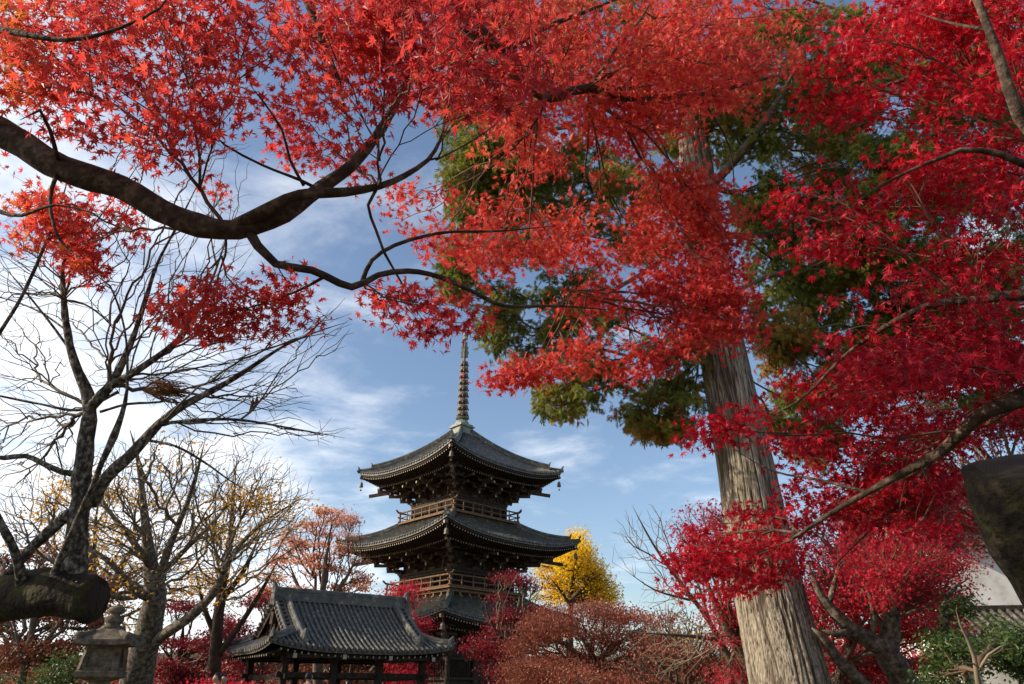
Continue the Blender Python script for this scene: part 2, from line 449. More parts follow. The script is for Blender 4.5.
def limb_tube(mb, pts, rad, n=12, step=0.12, rough=0.06, seed=0.0):
    """a main limb: smooth path with swellings and a slightly lumpy section"""
    rad = list(rad)
    if rad[-1] < .02 or (rad[-1] < .07 and rad[0] > 1.6 * rad[-1]): rad[-1] *= .3
    q, r = resample(pts, rad, step)
    m = len(q)
    j0 = mb.n
    mb.tube(q, r, n)
    V = mb.v[-1]
    # lumpy section
    ctr = np.repeat(q, n, 0)
    off = V - ctr
    for i in range(len(V)):
        p = V[i]
        rr = r[i // n]
        w = .6 * noise.noise(Vector((p[0] / (rr * .9 + .01) + seed, p[1] / (rr * .9 + .01), p[2] / (rr * .9 + .01)))) + noise.noise(Vector((p[0] / (rr * 2.5 + .03) + seed, p[1] / (rr * 2.5 + .03), p[2] / (rr * 2.5 + .03))))
        off[i] *= 1 + rough * 2.2 * w
    V[:] = ctr + off
    return q, r

def grow(limbs, Pts, bf=0.35, rtip=0.004, expo=2.9, step=0.25, jit=0.12, rmax_fac=0.75, sides=(3, 5), seglen=0.3, curve=True, minlen=None, relax=8, mbt=None):
    """connect crown points to the given limbs by a balanced spanning tree; returns the twig mesh builder"""
    node = []; par = []; path = []; rfix = []
    for (q, r, base) in limbs:
        L = base
        for i in range(len(q)):
            if i: L += np.linalg.norm(q[i] - q[i - 1])
            node.append(q[i]); par.append(-1); path.append(L); rfix.append(r[i])
    nb = len(node)
    node = np.array(node); path = np.array(path)
    Pn = len(Pts)
    allp = np.vstack([node, Pts]); parent = np.full(nb + Pn, -1); plen = np.concatenate([path, np.zeros(Pn)])
    D = np.full(Pn, np.inf); best = np.full(Pn, -1)
    for i in range(nb):
        c = np.linalg.norm(Pts - node[i], axis=1) + bf * path[i] + 0.5 * rfix[i]
        m = c < D; D[m] = c[m]; best[m] = i
    todo = np.ones(Pn, bool); order = []
    Dd = D.copy()
    for _ in range(Pn):
        i = int(np.argmin(Dd))
        todo[i] = False; Dd[i] = np.inf
        parent[nb + i] = best[i]
        plen[nb + i] = plen[best[i]] + np.linalg.norm(Pts[i] - allp[best[i]])
        order.append(i)
        c = np.linalg.norm(Pts - Pts[i], axis=1) + bf * plen[nb + i]
        m = todo & (c < D)
        D[m] = c[m]; Dd[m] = c[m]; best[m] = nb + i
    big = {}
    cc = np.ones(nb + Pn)
    for i in reversed(order):
        p = parent[nb + i]
        if p >= nb: cc[p] += cc[nb + i]
        if p not in big or cc[nb + i] > cc[big[p]]: big[p] = nb + i
    inner = np.array([nb + i for i in order if (nb + i) in big], int)
    if len(inner):
        ip = parent[inner]; ik = np.array([big[i] for i in inner])
        for _ in range(relax):
            allp[inner] = .45 * allp[inner] + .275 * (allp[ip] + allp[ik])
    cnt = np.ones(nb + Pn)
    for i in reversed(order):
        cnt[parent[nb + i]] += cnt[nb + i] if parent[nb + i] >= nb else 0
    rad = rtip * cnt ** (1 / expo)
    rad[:nb] = rfix
    kids = {}
    for i in order: kids.setdefault(parent[nb + i], []).append(nb + i)
    mb = mbt or MB()
    starts = [(p, k) for p in kids for k in kids[p]]
    starts = []
    for p in kids:
        ks = sorted(kids[p], key=lambda k: -cnt[k])
        if p >= nb: ks = ks[1:]
        for k in ks: starts.append((p, k))
    for p, k in starts:
        ch = [p, k]
        while ch[-1] in kids:
            ch.append(max(kids[ch[-1]], key=lambda q: cnt[q]))
        pts = allp[ch].copy(); rr = rad[ch].copy()
        rr[0] = min(rr[0] * 0.9, rr[1] * 1.15)
        rr[-1] = rtip * 0.6
        q, r = resample(pts, rr, seglen)
        if jit and len(q) > 2:
            s = np.linalg.norm(np.diff(q, axis=0), axis=1).mean()
            q[1:-1] += RG.normal(size=(len(q) - 2, 3)) * jit * s
        mb.tube(q, r, sides[1] if r[0] > rtip * 2.5 else sides[0], cap=False)
    return mb

def in_poly(x, y, poly):
    x = np.asarray(x); y = np.asarray(y); ins = np.zeros(x.shape, bool)
    n = len(poly)
    for i in range(n):
        x0, y0 = poly[i]; x1, y1 = poly[(i + 1) % n]
        if y0 == y1: continue
        c = ((y0 > y) != (y1 > y)) & (x < (x1 - x0) * (y - y0) / (y1 - y0) + x0)
        ins ^= c
    return ins
def poly_area(p):
    return abs(sum(p[i][0] * p[(i + 1) % len(p)][1] - p[(i + 1) % len(p)][0] * p[i][1] for i in range(len(p)))) / 2

def crown(poly, d0, d1, n, pad=0.45, flat=0.25, npad=None, holes=(), tilt=0.25, rngseed=0, dfun=None, padk=16):
    """twig tips laid out as tilted leafy pads through a volume; returns points, pad direction"""
    xs = [p[0] for p in poly]; ys = [p[1] for p in poly]
    npad = npad or max(3, n // padk)
    C = []
    while len(C) < npad:
        x = RG.uniform(min(xs), max(xs), 400); y = RG.uniform(min(ys), max(ys), 400)
        ok = in_poly(x, y, poly)
        for a, b in zip(x[ok], y[ok]):
            nz = noise.noise(Vector((a / 90.0 + rngseed * 3.7, b / 70.0, rngseed)))
            d = d0 + (d1 - d0) * min(1, max(0, 0.5 + 0.75 * nz + RG.normal() * 0.18))
            if dfun: d = dfun(a, b, d)
            C.append((a, b, d))
            if len(C) >= npad: break
    C = np.array(C)
    ctr = PA(C[:, 0], C[:, 1], C[:, 2])
    out = []; oc = []
    tries = 0
    have = 0
    while have < n and tries < 60:
        tries += 1
        i = RG.integers(0, npad, n)
        r = np.sqrt(RG.uniform(0, 1, n)) * pad; a = RG.uniform(0, 2 * pi, n)
        off = np.stack([r * np.cos(a), r * np.sin(a), RG.normal(size=n) * flat * pad * 0.5], 1)
        off[:, 2] -= (r ** 2) / pad * tilt
        q = ctr[i] + off
        px, py, d = proj(q)
        ok = in_poly(px, py, poly)
        for (hx, hy, ha, hb) in holes:
            ok &= (((px - hx) / ha) ** 2 + ((py - hy) / hb) ** 2) > 1 + 0.5 * np.sin(px * 0.3) * np.cos(py * 0.27)
        q = q[ok]
        out.append(q); have += len(q)
    return np.concatenate(out)[:n]

def leafy(mb, tips, k, rad, size, T, up, spread, hang, tfun=None, flat=0.35):
    n = len(tips)
    i = np.repeat(np.arange(n), k)
    off = RG.normal(size=(n * k, 3)) * rad; off[:, 2] *= flat
    C = tips[i] + off
    t0 = RG.beta(2.0, 2.0, n)[i] * 0.6 + RG.beta(2, 2, n * k) * 0.4
    if tfun is not None:
        t0 = t0 + tfun(C)
    add_leaves(mb, C, size, T, up, spread, hang, t0, out=off / max(rad, 1e-6) * 0.5)

def nleaf(poly, cover, size, d, f=0.15):
    s = size * 2 * FPX / d
    return int(cover * poly_area(poly) / (s * s * f * 0.6))

def maple(root, polys, limbs, leafm, size, T, k, cover_scale=1.0, rtip=0.0035, bf=0.3, twig='twig', up=0.6, spread=0.6, hang=0.3, clump=0.09, tfun=None, jit=0.12, loc=(0, 0, 0), seglen=0.12, pad=0.45, tilt=0.25, flat=0.3, padk=18, pflat=.2):
    tips = []
    for i, (poly, d0, d1, cover, holes) in enumerate(polys):
        nl = nleaf(poly, cover * cover_scale, size, (d0 + d1) / 2)
        n = max(4, nl // k)
        tips.append(crown(poly, d0, d1, n, pad=pad, holes=holes, rngseed=i * 1.3 + len(polys), tilt=tilt, padk=padk, flat=pflat))
    tips = np.concatenate(tips)
    mbl = MB()
    leafy(mbl, tips, k, clump, size, T, up, spread, hang, tfun, flat=flat)
    tw = grow(limbs, tips, bf=bf, rtip=rtip, jit=jit, seglen=seglen, expo=3.2)
    o1 = tw.build('twig_network', M[twig], root, smooth=True, shift=loc)
    o2 = mbl.build('crown', leafm, root, shift=loc)
    return tips

def PX(lst):
    """list of (px, py, depth, radius) -> points, radii"""
    return [P(a, b, c) for a, b, c, r in lst], [r for a, b, c, r in lst]
def ring_mat():
    m, t, b = mat_base('sawn_wood')
    tc = t.nodes.new('ShaderNodeTexCoord'); w = t.nodes.new('ShaderNodeTexWave'); w.wave_type = 'RINGS'; w.rings_direction = 'Z'
    w.inputs['Scale'].default_value = 22; w.inputs['Distortion'].default_value = 2.5; w.inputs['Detail'].default_value = 3
    t.links.new(tc.outputs['Object'], w.inputs['Vector'])
    r = t.nodes.new('ShaderNodeValToRGB'); r.color_ramp.elements[0].color = (.014, .010, .007, 1); r.color_ramp.elements[1].color = (.038, .027, .017, 1)
    t.links.new(w.outputs['Fac'], r.inputs[0]); t.links.new(r.outputs[0], b.inputs['Base Color']); b.inputs['Roughness'].default_value = .9
    return m
M['sawn'] = ring_mat()
def cut_face(parent, base, c, d, rad, seed=0):
    """a sawn end: slightly dished disc with a ragged rim and a drying crack"""
    d = np.asarray(d, float) / np.linalg.norm(d)
    b = MB(); x = np.cross(d, (0.1, .2, 1)); x /= np.linalg.norm(x); y = np.cross(d, x)
    g_ = []
    for k in range(7):
        row = []
        for j in range(33):
            a = j / 32 * 2 * pi
            rr = rad * k / 6 * (1 + .07 * noise.noise(Vector((cos(a) * 2, sin(a) * 2, seed))) * k / 6)
            crack = -.02 * math.exp(-((a - 2.1) / .10) ** 2) * (k / 6)
            row.append(x * rr * cos(a) + y * rr * sin(a) + d * (.012 - .012 * (k / 6) ** 4 + crack))
        g_.append(row)
    b.grid(g_)
    g2 = [g_[-1], [p - d * .03 for p in g_[-1]]]
    b.grid(g2)
    o = b.build('cut_face', M['sawn'], parent, smooth=False)
    o.location = tuple(np.asarray(c) - np.asarray(base))
    return o
# ================================================================== the setting
g = MB()
rs = np.concatenate([[0], np.geomspace(1.5, 3500, 60)]); an = np.linspace(0, 2 * pi, 97)
G = np.zeros((len(rs), 97, 3))
for i, r in enumerate(rs):
    for j, a in enumerate(an):
        x, y = r * cos(a), r * sin(a)
        z = 0.05 * noise.noise(Vector((x * .2, y * .2, 0))) if 1 < r < 60 else 0
        G[i, j] = (x, y, z - 0.06)
g.grid(G, flip=True)
tag(g.build('ground', M['ground'], smooth=True), None, None, kind='structure')
g = MB()
pth = [(-14, 4, 3), (-6, 12, 3), (-5, 22, 3.4), (-5.5, 34, 4), (-4.5, 46, 5)]
q, r = resample([(a, b, 0.03) for a, b, c in pth], [c / 2 for a, b, c in pth], 1.0)
t = np.gradient(q, axis=0); nn = np.stack([t[:, 1], -t[:, 0], 0 * t[:, 0]], 1); nn /= np.linalg.norm(nn, axis=1)[:, None]
g.grid(np.stack([q - nn * r[:, None], q - nn * r[:, None] * .3, q + nn * r[:, None] * .3, q + nn * r[:, None]], 1))
tag(g.build('path', M['path']), None, None, kind='structure')
g = MB()
an = np.linspace(radians(20), radians(160), 120)
HG = np.zeros((9, 120, 3))
for i in range(9):
    for j, a in enumerate(an):
        f = i / 8
        hh = 34 + 22 * noise.noise(Vector((a * 5, 0, 3))) + 10 * noise.noise(Vector((a * 17, 2, 3)))
        rr = 520 + 260 * f
        HG[i, j] = (rr * cos(a), rr * sin(a), -1 + hh * sin(f * pi / 1.6) + 2.5 * noise.noise(Vector((a * 60, f * 9, 1))))
g.grid(HG)
tag(g.build('hills', M['hill'], smooth=True), None, None, kind='structure')

# ================================================================== three-storey pagoda
PGX, PGY = -4.25, 55.0
PROT = radians(45 - .5)
pg = thing('pagoda', 'dark wooden three-storey pagoda with curved tiled roofs and a tall ringed spire', 'pagoda', (PGX, PGY, 0), PROT)
# in local axes the sides face +-x and +-y; side k is built facing -y and turned by 90 degrees k times
class RM:
    """mesh builder view that turns what it adds"""
    def __init__(s, mb, R): s.mb = mb; s.R = R
    def pts(s, v): return np.asarray(v, float) @ s.R.T
    def box(s, c, size): s.mb.box(s.pts(c), size, rot=s.R)
    def bar(s, a, b, w, h): s.mb.bar(s.pts(a), s.pts(b), w, h)
    def tube(s, p, r, n=6, cap=True): s.mb.tube(s.pts(p), r, n, cap)
    def grid(s, g_, flip=False): s.mb.grid(s.pts(g_), flip)
class EN:
    """adds to another builder with its second material (pale end grain)"""
    def __init__(s, mb): s.mb = mb
    def box(s, c, size, rot=None, taper=1.0):
        s.mb.mi = 1; s.mb.box(c, size, rot, taper); s.mb.mi = 0
ROTS = [np.array([[cos(k * pi / 2), -sin(k * pi / 2), 0], [sin(k * pi / 2), cos(k * pi / 2), 0], [0, 0, 1.0]]) for k in range(4)]

def roof(ai, zi, ao, zc, lift, wall, zb, ribgap, parent, tmat, hw=0.62):
    hips = []
    """ai,zi top opening; ao eave half side; zc corner height; wall half side of storey under it; zb height where the rafters start"""
    zm = zc - lift
    def surf(s, t):
        w = ai + (ao - ai) * t
        f = 0.62 * t + 0.38 * (1 - (1 - t) ** 2)
        return (s * w, -w, zi - (zi - zm) * f + lift * abs(s) ** 2.6 * t ** 2)
    def zt(x, t):
        w = ai + (ao - ai) * t
        return surf(max(-1, min(1, x / max(w, 1e-6))), t)[2]
    deck = MB(); ribs = MB(); raf = MB(); ends = EN(raf); sof = MB()
    S = np.linspace(-1, 1, 25); Tt = np.linspace(0, 1, 13)
    for R in ROTS:
        d = RM(deck, R)
        top = [[surf(s, t) for s in S] for t in Tt]
        d.grid(top)
        # eave edge, two stepped fascias
        e = [surf(s, 1) for s in S]
        d.grid([[(x, y, z) for x, y, z in e], [(x, y, z - .13) for x, y, z in e]])
        sf = RM(sof, R)
        sf.grid([[(x, y + .0, z - .13) for x, y, z in e], [(x * .985, y + .10, z - .15) for x, y, z in e], [(x * .985, y + .10, z - .27) for x, y, z in e], [(x * .97, y + .22, z - .28) for x, y, z in e]])
        # soffit from the eave to the wall
        n0 = [(x * .97, y + .22, z - .28) for x, y, z in e]
        ts = np.linspace(0, 1, 6)
        rows = []
        for tt in ts:
            row = []
            for (x, y, z), s in zip(n0, S):
                xi, yi, zi2 = s * wall, -wall, zb + .25
                row.append((x + (xi - x) * tt, y + (yi - y) * tt, z + (zi2 - z) * tt + 0.02))
            rows.append(row)
        sf.grid(rows)
        # tile ribs
        rr = RM(ribs, R)
        nr = int(ao / ribgap)
        for i in range(-nr, nr + 1):
            x = i * ribgap
            t0 = max(0.0, (abs(x) - ai) / (ao - ai)) + 0.005
            if t0 > .97: continue
            tt = np.linspace(t0, 1.0, max(3, int((1 - t0) * 12)))
            p = [(x, -(ai + (ao - ai) * t), zt(x, t) + .03) for t in tt]
            p[-1] = (p[-1][0], p[-1][1] - .05, p[-1][2] - 0.01)
            rr.tube(p, .088, 6)
        # rafters, two tiers, with pale ends
        rf = RM(raf, R); en = RM(ends, R)
        gap = 0.24; nr = int((ao - .25) / gap)
        for i in range(-nr, nr + 1):
            x = (i + .5) * gap
            if abs(x) > ao - .3: continue
            ze = zt(x, 1)
            y0 = -max(wall, abs(x))
            y1 = -(wall + (ao - wall) * hw); y2 = -(ao - .16)
            zin = zb + .25 + (ze - .42 - zb - .25) * ((-y0 - wall) / (ao - wall))
            zmid = zb + .25 + (ze - .42 - zb - .25) * hw
            if abs(x) < -y1:
                rf.bar((x, y0, zin - .16), (x, y1, zmid - .16), .10, .12)
                en.box((x, y1 - .004, zmid - .16), (.075, .012, .09))
            yy = min(y0, y1 + .2)
            fr = (-yy - wall) / (ao - wall)
            zs = zb + .25 + (ze - .42 - zb - .25) * fr
            rf.bar((x, yy, zs - .0), (x, y2, ze - .36), .09, .11)
            en.box((x, y2 - .004, ze - .36), (.07, .012, .085))
        # edge board over the first tier
        for s0, s1 in zip(S[:-1], S[1:]):
            a, b = surf(s0, 1), surf(s1, 1)
            for fr, dz in ((hw, -.10),):
                wy = wall + (ao - wall) * fr
                za = zb + .25 + (a[2] - .42 - zb - .25) * fr; zb2 = zb + .25 + (b[2] - .42 - zb - .25) * fr
                rf.bar((s0 * wy, -wy, za + dz), (s1 * wy, -wy, zb2 + dz), .09, .09)
        # hip rafter
        c = surf(1, 1)
        rf.bar((wall, -wall, zb - .05), (c[0] * .985, c[1] * .985, c[2] - .42), .2, .26)
        en.box((c[0] * .95, c[1] * .985 - .02, c[2] - .40), (.16, .02, .2))
        # hip ridge: stacked courses with a round cap and ornaments
        ridg = MB(); hips.append(ridg); rd = RM(ridg, R)
        tt = np.linspace(0, .86, 12)
        pr = [np.array(surf(1, t)) for t in tt]
        rd.tube([p + (0, 0, .14) for p in pr], .19, 6)
        rd.tube([p + (0, 0, .36) for p in pr], .12, 8)
        tt = np.linspace(.86, 1.0, 4)
        pr2 = [np.array(surf(1, t)) for t in tt]
        rd.tube([p + (0, 0, .07) for p in pr2], .11, 6)
        rd.tube([p + (0, 0, .18) for p in pr2], .075, 8)
        for p, h in ((pr[-1], .62), (pr2[-1], .46)):
            u = np.array([1, -1, 0]) / sqrt(2)
            rd.bar(p + u * .03 + (0, 0, .0), p + u * .06 + (0, 0, h * .72), .34, .10)
            rd.mb.tube(rd.pts([p + u * .05 + (0, 0, h * .6), p + u * .10 + (0, 0, h * .85), p + u * .22 + (0, 0, h * 1.06)]), [.10, .07, .02], 6)
            rd.bar(p + u * .12 + (-.2, -.2, h * .1), p + u * .12 + (.2, .2, h * .1), .07, .12)
    o = deck.build('roof', tmat, parent)
    ribs.build('tile_rows', tmat, o, smooth=True)
    for h_ in hips: h_.build('hip_ridge', tmat, o)
    raf.build('rafters', [M['wood'], M['ends']], o)
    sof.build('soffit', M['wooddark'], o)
    return surf

def brackets(h, z0, reach, zt, parent, ncol=4):
    """three-stepped bracket sets on the columns, with purlins and tail rafters"""
    mb = MB(); lt = EN(mb)
    n = 3
    sets = []
    dz = (zt - z0) / (n + .6)
    for R in ROTS:
        m = RM(mb, R); e = RM(lt, R)
        xs = np.linspace(-h, h, ncol)
        for x in list(xs[1:-1]):
            sb = MB(); sets.append(sb); m = RM(sb, R); e = RM(EN(sb), R)
            m.box((x, -h, z0 + .10), (.46, .46, .22))
            for i in range(n):
                z = z0 + .3 + i * dz
                y1 = -(h + reach * (i + 1) / n)
                m.bar((x, -h + .2, z), (x, y1 - .10, z), .17, .22)
                e.box((x, y1 - .112, z), (.13, .02, .17))
                m.box((x, y1, z + .19), (.30, .30, .17))
                L = .62 + .08 * i
                m.bar((x - L, y1, z + .36), (x + L, y1, z + .36), .15, .18)
                for sx in (-L, 0, L):
                    m.box((x + sx, y1, z + .52), (.24, .24, .14))
                L2 = .95
                m.bar((x - L2 * .7, -h, z + .36), (x + L2 * .7, -h, z + .36), .15, .18)
            # tail rafter pointing down and out
            m.bar((x, -h, z0 + 2.1 * dz + .5), (x, -(h + reach * 1.22), z0 + 1.9 * dz), .15, .2)
            e.box((x, -(h + reach * 1.22) - .012, z0 + 1.9 * dz), (.12, .02, .16))
            # between the columns: a strut with a block
            xm = x + (xs[1] - xs[0]) / 2
            m.box((xm, -h, z0 + .55), (.12, .12, .9)); m.box((xm, -h - .05, z0 + 1.0), (.3, .3, .16))
            m.bar((xm - .35, -h - .06, z0 + .75), (xm + .35, -h - .06, z0 + .75), .1, .1)
        # corner set, along the diagonal
        sb = MB(); sets.append(sb); m = RM(sb, R); e = RM(EN(sb), R)
        u = np.array([1, -1, 0.0])
        c = np.array([h, -h, 0.0])
        m.box((h, -h, z0 + .10), (.5, .5, .22))
        for i in range(n):
            z = z0 + .3 + i * dz
            k = reach * (i + 1) / n
            m.bar(c + (0, 0, z), c + u * (k + .12) + (0, 0, z), .19, .22)
            m.bar((h + 0, -h, z), (h, -h - k - .1, z), .16, .2)
            m.bar((h, -h, z), (h + k + .1, -h, z), .16, .2)
            m.box(c + u * k + (0, 0, z + .19), (.32, .32, .17))
            for sgn in (0, 1):
                for q in (.35, .9):
                    p = c + u * k
                    if sgn: m.bar(p + (0, 0, z + .36), p + (-q, 0, z + .36), .15, .18); m.box(p + (-q, 0, z + .52), (.22, .22, .14))
                    else: m.bar(p + (0, 0, z + .36), p + (0, q, z + .36), .15, .18); m.box(p + (0, q, z + .52), (.22, .22, .14))
        m.bar(c + (0, 0, z0 + 2.1 * dz + .5), c + u * (reach * 1.3) + (0, 0, z0 + 1.85 * dz), .2, .24)
        # purlins
        m = RM(mb, R)
        for i in range(n):
            y1 = h + reach * (i + 1) / n
            z = z0 + .3 + i * dz + .62
            m.bar((-y1, -y1, z), (y1, -y1, z), .15, .16)
        m.bar((-h - .2, -h, z0 - .06), (h + .2, -h, z0 - .06), .26, .16)
    o = mb.build('purlins', M['wood'], parent)
    for sb in sets: sb.build('bracket_set', [M['woodmid'], M['ends']], o)
    return o

def storey(h, z0, z1, parent, doors=True):
    wall = MB(); col = MB()
    hz = h - .06
    for R in ROTS:
        w = RM(wall, R); c = RM(col, R)
        w.grid([[(-hz, -hz, z0), (hz, -hz, z0)], [(-hz, -hz, z1 + 1.6), (hz, -hz, z1 + 1.6)]], True)
        xs = np.linspace(-h, h, 4)
        for x in xs[:-1]:
            c.tube([(x, -h, z0), (x, -h, z1)], .17, 12)
        for z, hh in ((z0 + .15, .24), (z0 + (z1 - z0) * .42, .16), (z1 - .22, .2), (z1, .16)):
            c.bar((-h, -h - .05, z), (h, -h - .05, z), .24, hh)
        # middle bay: double doors; side bays: slatted windows
        bw = (xs[2] - xs[1]) / 2 - .18
        zl, zh = z0 + .3, z1 - .35
        for sx in (-1, 1):
            w.box((sx * bw / 2, -h - .0, (zl + zh) / 2), (bw - .03, .08, zh - zl))
            c.bar((sx * bw, -h - .03, zl), (sx * bw, -h - .03, zh), .08, .1)
            for q in (.3, .6):
                c.bar((sx * .04, -h - .05, zl + (zh - zl) * q), (sx * (bw - .04), -h - .05, zl + (zh - zl) * q), .03, .05)
            xc = (xs[2] + xs[3]) / 2 * sx
            for i in range(9):
                xx = xc - bw * .75 + i * bw * 1.5 / 8
                c.bar((xx, -h - .02, z0 + (z1 - z0) * .45), (xx, -h - .02, z1 - .35), .06, .06)
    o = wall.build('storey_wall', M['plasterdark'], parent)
    col.build('columns', M['wood'], o)
    return o

def balcony(hb, zf, hi, parent):
    fl = MB(); rl = MB()
    for R in ROTS:
        f = RM(fl, R); r = RM(rl, R)
        # floor slab edge boards and small brackets below
        f.bar((-hb, -hb + .06, zf), (hb, -hb + .06, zf), .16, .10)
        f.bar((-hb + .2, -hb + .32, zf - .16), (hb - .2, -hb + .32, zf - .16), .18, .16)
        f.grid([[(-hi, -hi, zf - .02), (hi, -hi, zf - .02)], [(-hb, -hb + .03, zf - .02), (hb, -hb + .03, zf - .02)]])
        f.grid([[(-hi, -hi, zf - .5), (hi, -hi, zf - .5)], [(-hb + .3, -hb + .3, zf - .22), (hb - .3, -hb + .3, zf - .22)]], True)
        n = 8
        for i in range(n + 1):
            x = -hb + .35 + (2 * hb - .7) * i / n
            f.box((x, -hb + .45, zf - .34), (.16, .34, .2)); f.box((x, -hb + .40, zf - .52), (.28, .4, .14))
        f.bar((-hb + .5, -hb + .62, zf - .62), (hb - .5, -hb + .62, zf - .62), .2, .2)
        # railing: posts, three rails crossing at the corners with upturned tips
        yr = -hb + .12
        for z, rr, ex in ((zf + .12, .055, .16), (zf + .48, .045, .22), (zf + .86, .065, .42)):
            up = .22 if z > zf + .8 else .05
            pts = [(-hb + .12 - ex, yr, z + up), (-hb + .12 - ex * .5, yr, z + up * .3), (-hb + .12, yr, z), (0, yr, z), (hb - .12, yr, z), (hb - .12 + ex * .5, yr, z + up * .3), (hb - .12 + ex, yr, z + up)]
            r.tube(pts, rr, 8)
        n = 7
        for i in range(n + 1):
            x = -hb + .12 + (2 * hb - .24) * i / n
            if i in (0,):
                r.box((x, yr, zf + .48), (.12, .12, .96))
            elif i < n:
                r.box((x, yr, zf + .30), (.08, .08, .5))
                r.box((x, yr, zf + .66), (.05, .05, .36))
    o = fl.build('balcony', M['woodlit'], parent)
    rl.build('railing', M['woodlit'], o)
    return o

# stone podium and steps
b = MB()
b.box((0, 0, .45), (11, 11, .9)); b.box((0, 0, .95), (11.3, 11.3, .14))
for R in ROTS:
    rm = RM(b, R)
    for i in range(4): rm.box((0, -5.6 - .3 * (3 - i) - .15, .12 + .22 * i - .0), (2.6, .3 * 1, .24 + .0 * i))
b.build('podium', M['stonebase'], pg)
storey(3.45, 1.0, 3.5, pg)
brackets(3.45, 3.55, 2.1, 5.2, pg)
S1 = roof(3.5, 7.3, 6.6, 5.95, .55, 3.45, 4.6, .31, pg, M['tile'])
balcony(3.88, 7.75, 3.0, pg)
storey(3.0, 7.7, 9.2, pg)
brackets(3.0, 9.25, 2.15, 10.75, pg)
S2 = roof(3.1, 13.0, 6.72, 11.75, .80, 3.0, 10.25, .31, pg, M['tile'])
balcony(3.45, 13.15, 2.6, pg)
storey(2.6, 13.1, 14.6, pg)
brackets(2.6, 14.65, 2.0, 16.1, pg)
S3 = roof(.50, 20.75, 5.9, 17.4, .85, 2.6, 15.75, .31, pg, M['tile'])
# dew basin and spire
sp = thing('spire', None or 'x', 'x'); del sp['label']; del sp['category']; sp.parent = pg; sp.name = 'spire'
b = MB()
b.box((0, 0, 20.9), (1.25, 1.25, .7)); b.box((0, 0, 21.27), (1.55, 1.55, .12)); b.box((0, 0, 21.41), (1.3, 1.3, .14)); b.box((0, 0, 20.6), (1.5, 1.5, .14))
b.build('spire_base', M['patina'], sp)
b = MB()
b.lathe([(.62, 21.48), (.60, 21.62), (.50, 21.80), (.28, 21.92), (.24, 21.96), (.55, 22.05), (.60, 22.12), (.34, 22.18), (.2, 22.25)], 20)
b.build('bowl', M['patina'], sp)
b = MB()
b.lathe([(.11, 21.9), (.11, 28.0), (.09, 29.2), (.05, 30.2)], 10)
b.build('mast', M['bronze'], sp)
zr = 22.32; ring_me = None
for i in range(9):
    rr = .50 - .017 * i
    b = MB()
    b.lathe([(rr * .32, 0), (rr * .85, .02), (rr, .07), (rr, .27), (rr * .85, .32), (rr * .32, .34)], 20)
    for k in range(8):
        a = k * pi / 4
        b.box((rr * 1.02 * cos(a), rr * 1.02 * sin(a), -.03), (.07, .07, .14))
    o = b.build('ring', M['bronze'], sp, smooth=False); o.location = (0, 0, zr)
    zr += .60
b = MB()
for k in range(4):
    a = k * pi / 2 + pi / 4
    Rk = np.array([[cos(a), -sin(a), 0], [sin(a), cos(a), 0], [0, 0, 1]])
    poly = [(.1, 27.85), (.34, 27.9), (.30, 28.15), (.38, 28.4), (.27, 28.6), (.34, 28.9), (.22, 29.1), (.25, 29.4), (.1, 29.5)]
    v = np.array([(x, y_, z) for y_ in (-.025, .025) for x, z in poly]) @ Rk.T
    n = len(poly)
    b.add(v, [tuple(range(n)), tuple(range(n, 2 * n))[::-1]] + [(i, (i + 1) % n, n + (i + 1) % n, n + i)[::-1] for i in range(n)])
b.build('flame_fin', M['patina'], sp)
b = MB()
b.lathe([(.05, 29.6), (.18, 29.7), (.20, 29.8), (.12, 29.93), (.07, 29.99), (.17, 30.11), (.19, 30.23), (.10, 30.4), (.02, 30.55)], 14)
b.build('jewel', M['patina'], sp)
# wind bells under the twelve roof corners
for S in (S1, S2, S3):
    c = S(1, 1)
    for R in ROTS:
        p = np.array([c[0] * .97, c[1] * .97, c[2] - .62]) @ R.T
        b = MB()
        b.lathe([(.17, -.62), (.15, -.52), (.13, -.35), (.10, -.24), (.03, -.2)], 10)
        b.tube([(0, 0, -.2), (0, 0, .1)], .012, 5); b.tube([(0, 0, -.85), (0, 0, -.4)], .012, 5)
        b.box((0, 0, -.88), (.16, .02, .12))
        o = b.build('wind_bell', M['bronze'], pg); o.location = tuple(p)

# ================================================================== tiled pavilion in front of the pagoda
GROT = radians(36)
gx0, gy0 = -9.25, 28.6                        # near left eave corner
Lf, Wf = 8.2, 6.4
u_ = np.array([cos(GROT), sin(GROT)]); v_ = np.array([-sin(GROT), cos(GROT)])
gc = np.array([gx0, gy0]) + u_ * Lf / 2 + v_ * Wf / 2
pv = thing('pavilion', 'open timber pavilion with grey tiled hip-and-gable roof before the pagoda', 'pavilion', (gc[0], gc[1], 0), GROT)
Lh, Wh = Lf / 2, Wf / 2
Lg = Lh - 1.05
ZR, ZE = 4.85, 2.74
def gz(d, s=0.0):
    """height of the slope at horizontal distance d from the ridge line; s = how near the corner"""
    t = d / Wh
    return ZR - (ZR - ZE) * (0.70 * t + 0.30 * (1 - (1 - t) ** 2.0)) + .30 * abs(s) ** 3 * t ** 3
deck = MB(); ribs = MB(); ridg = MB(); raf = MB(); ends = EN(raf); caps = ribs
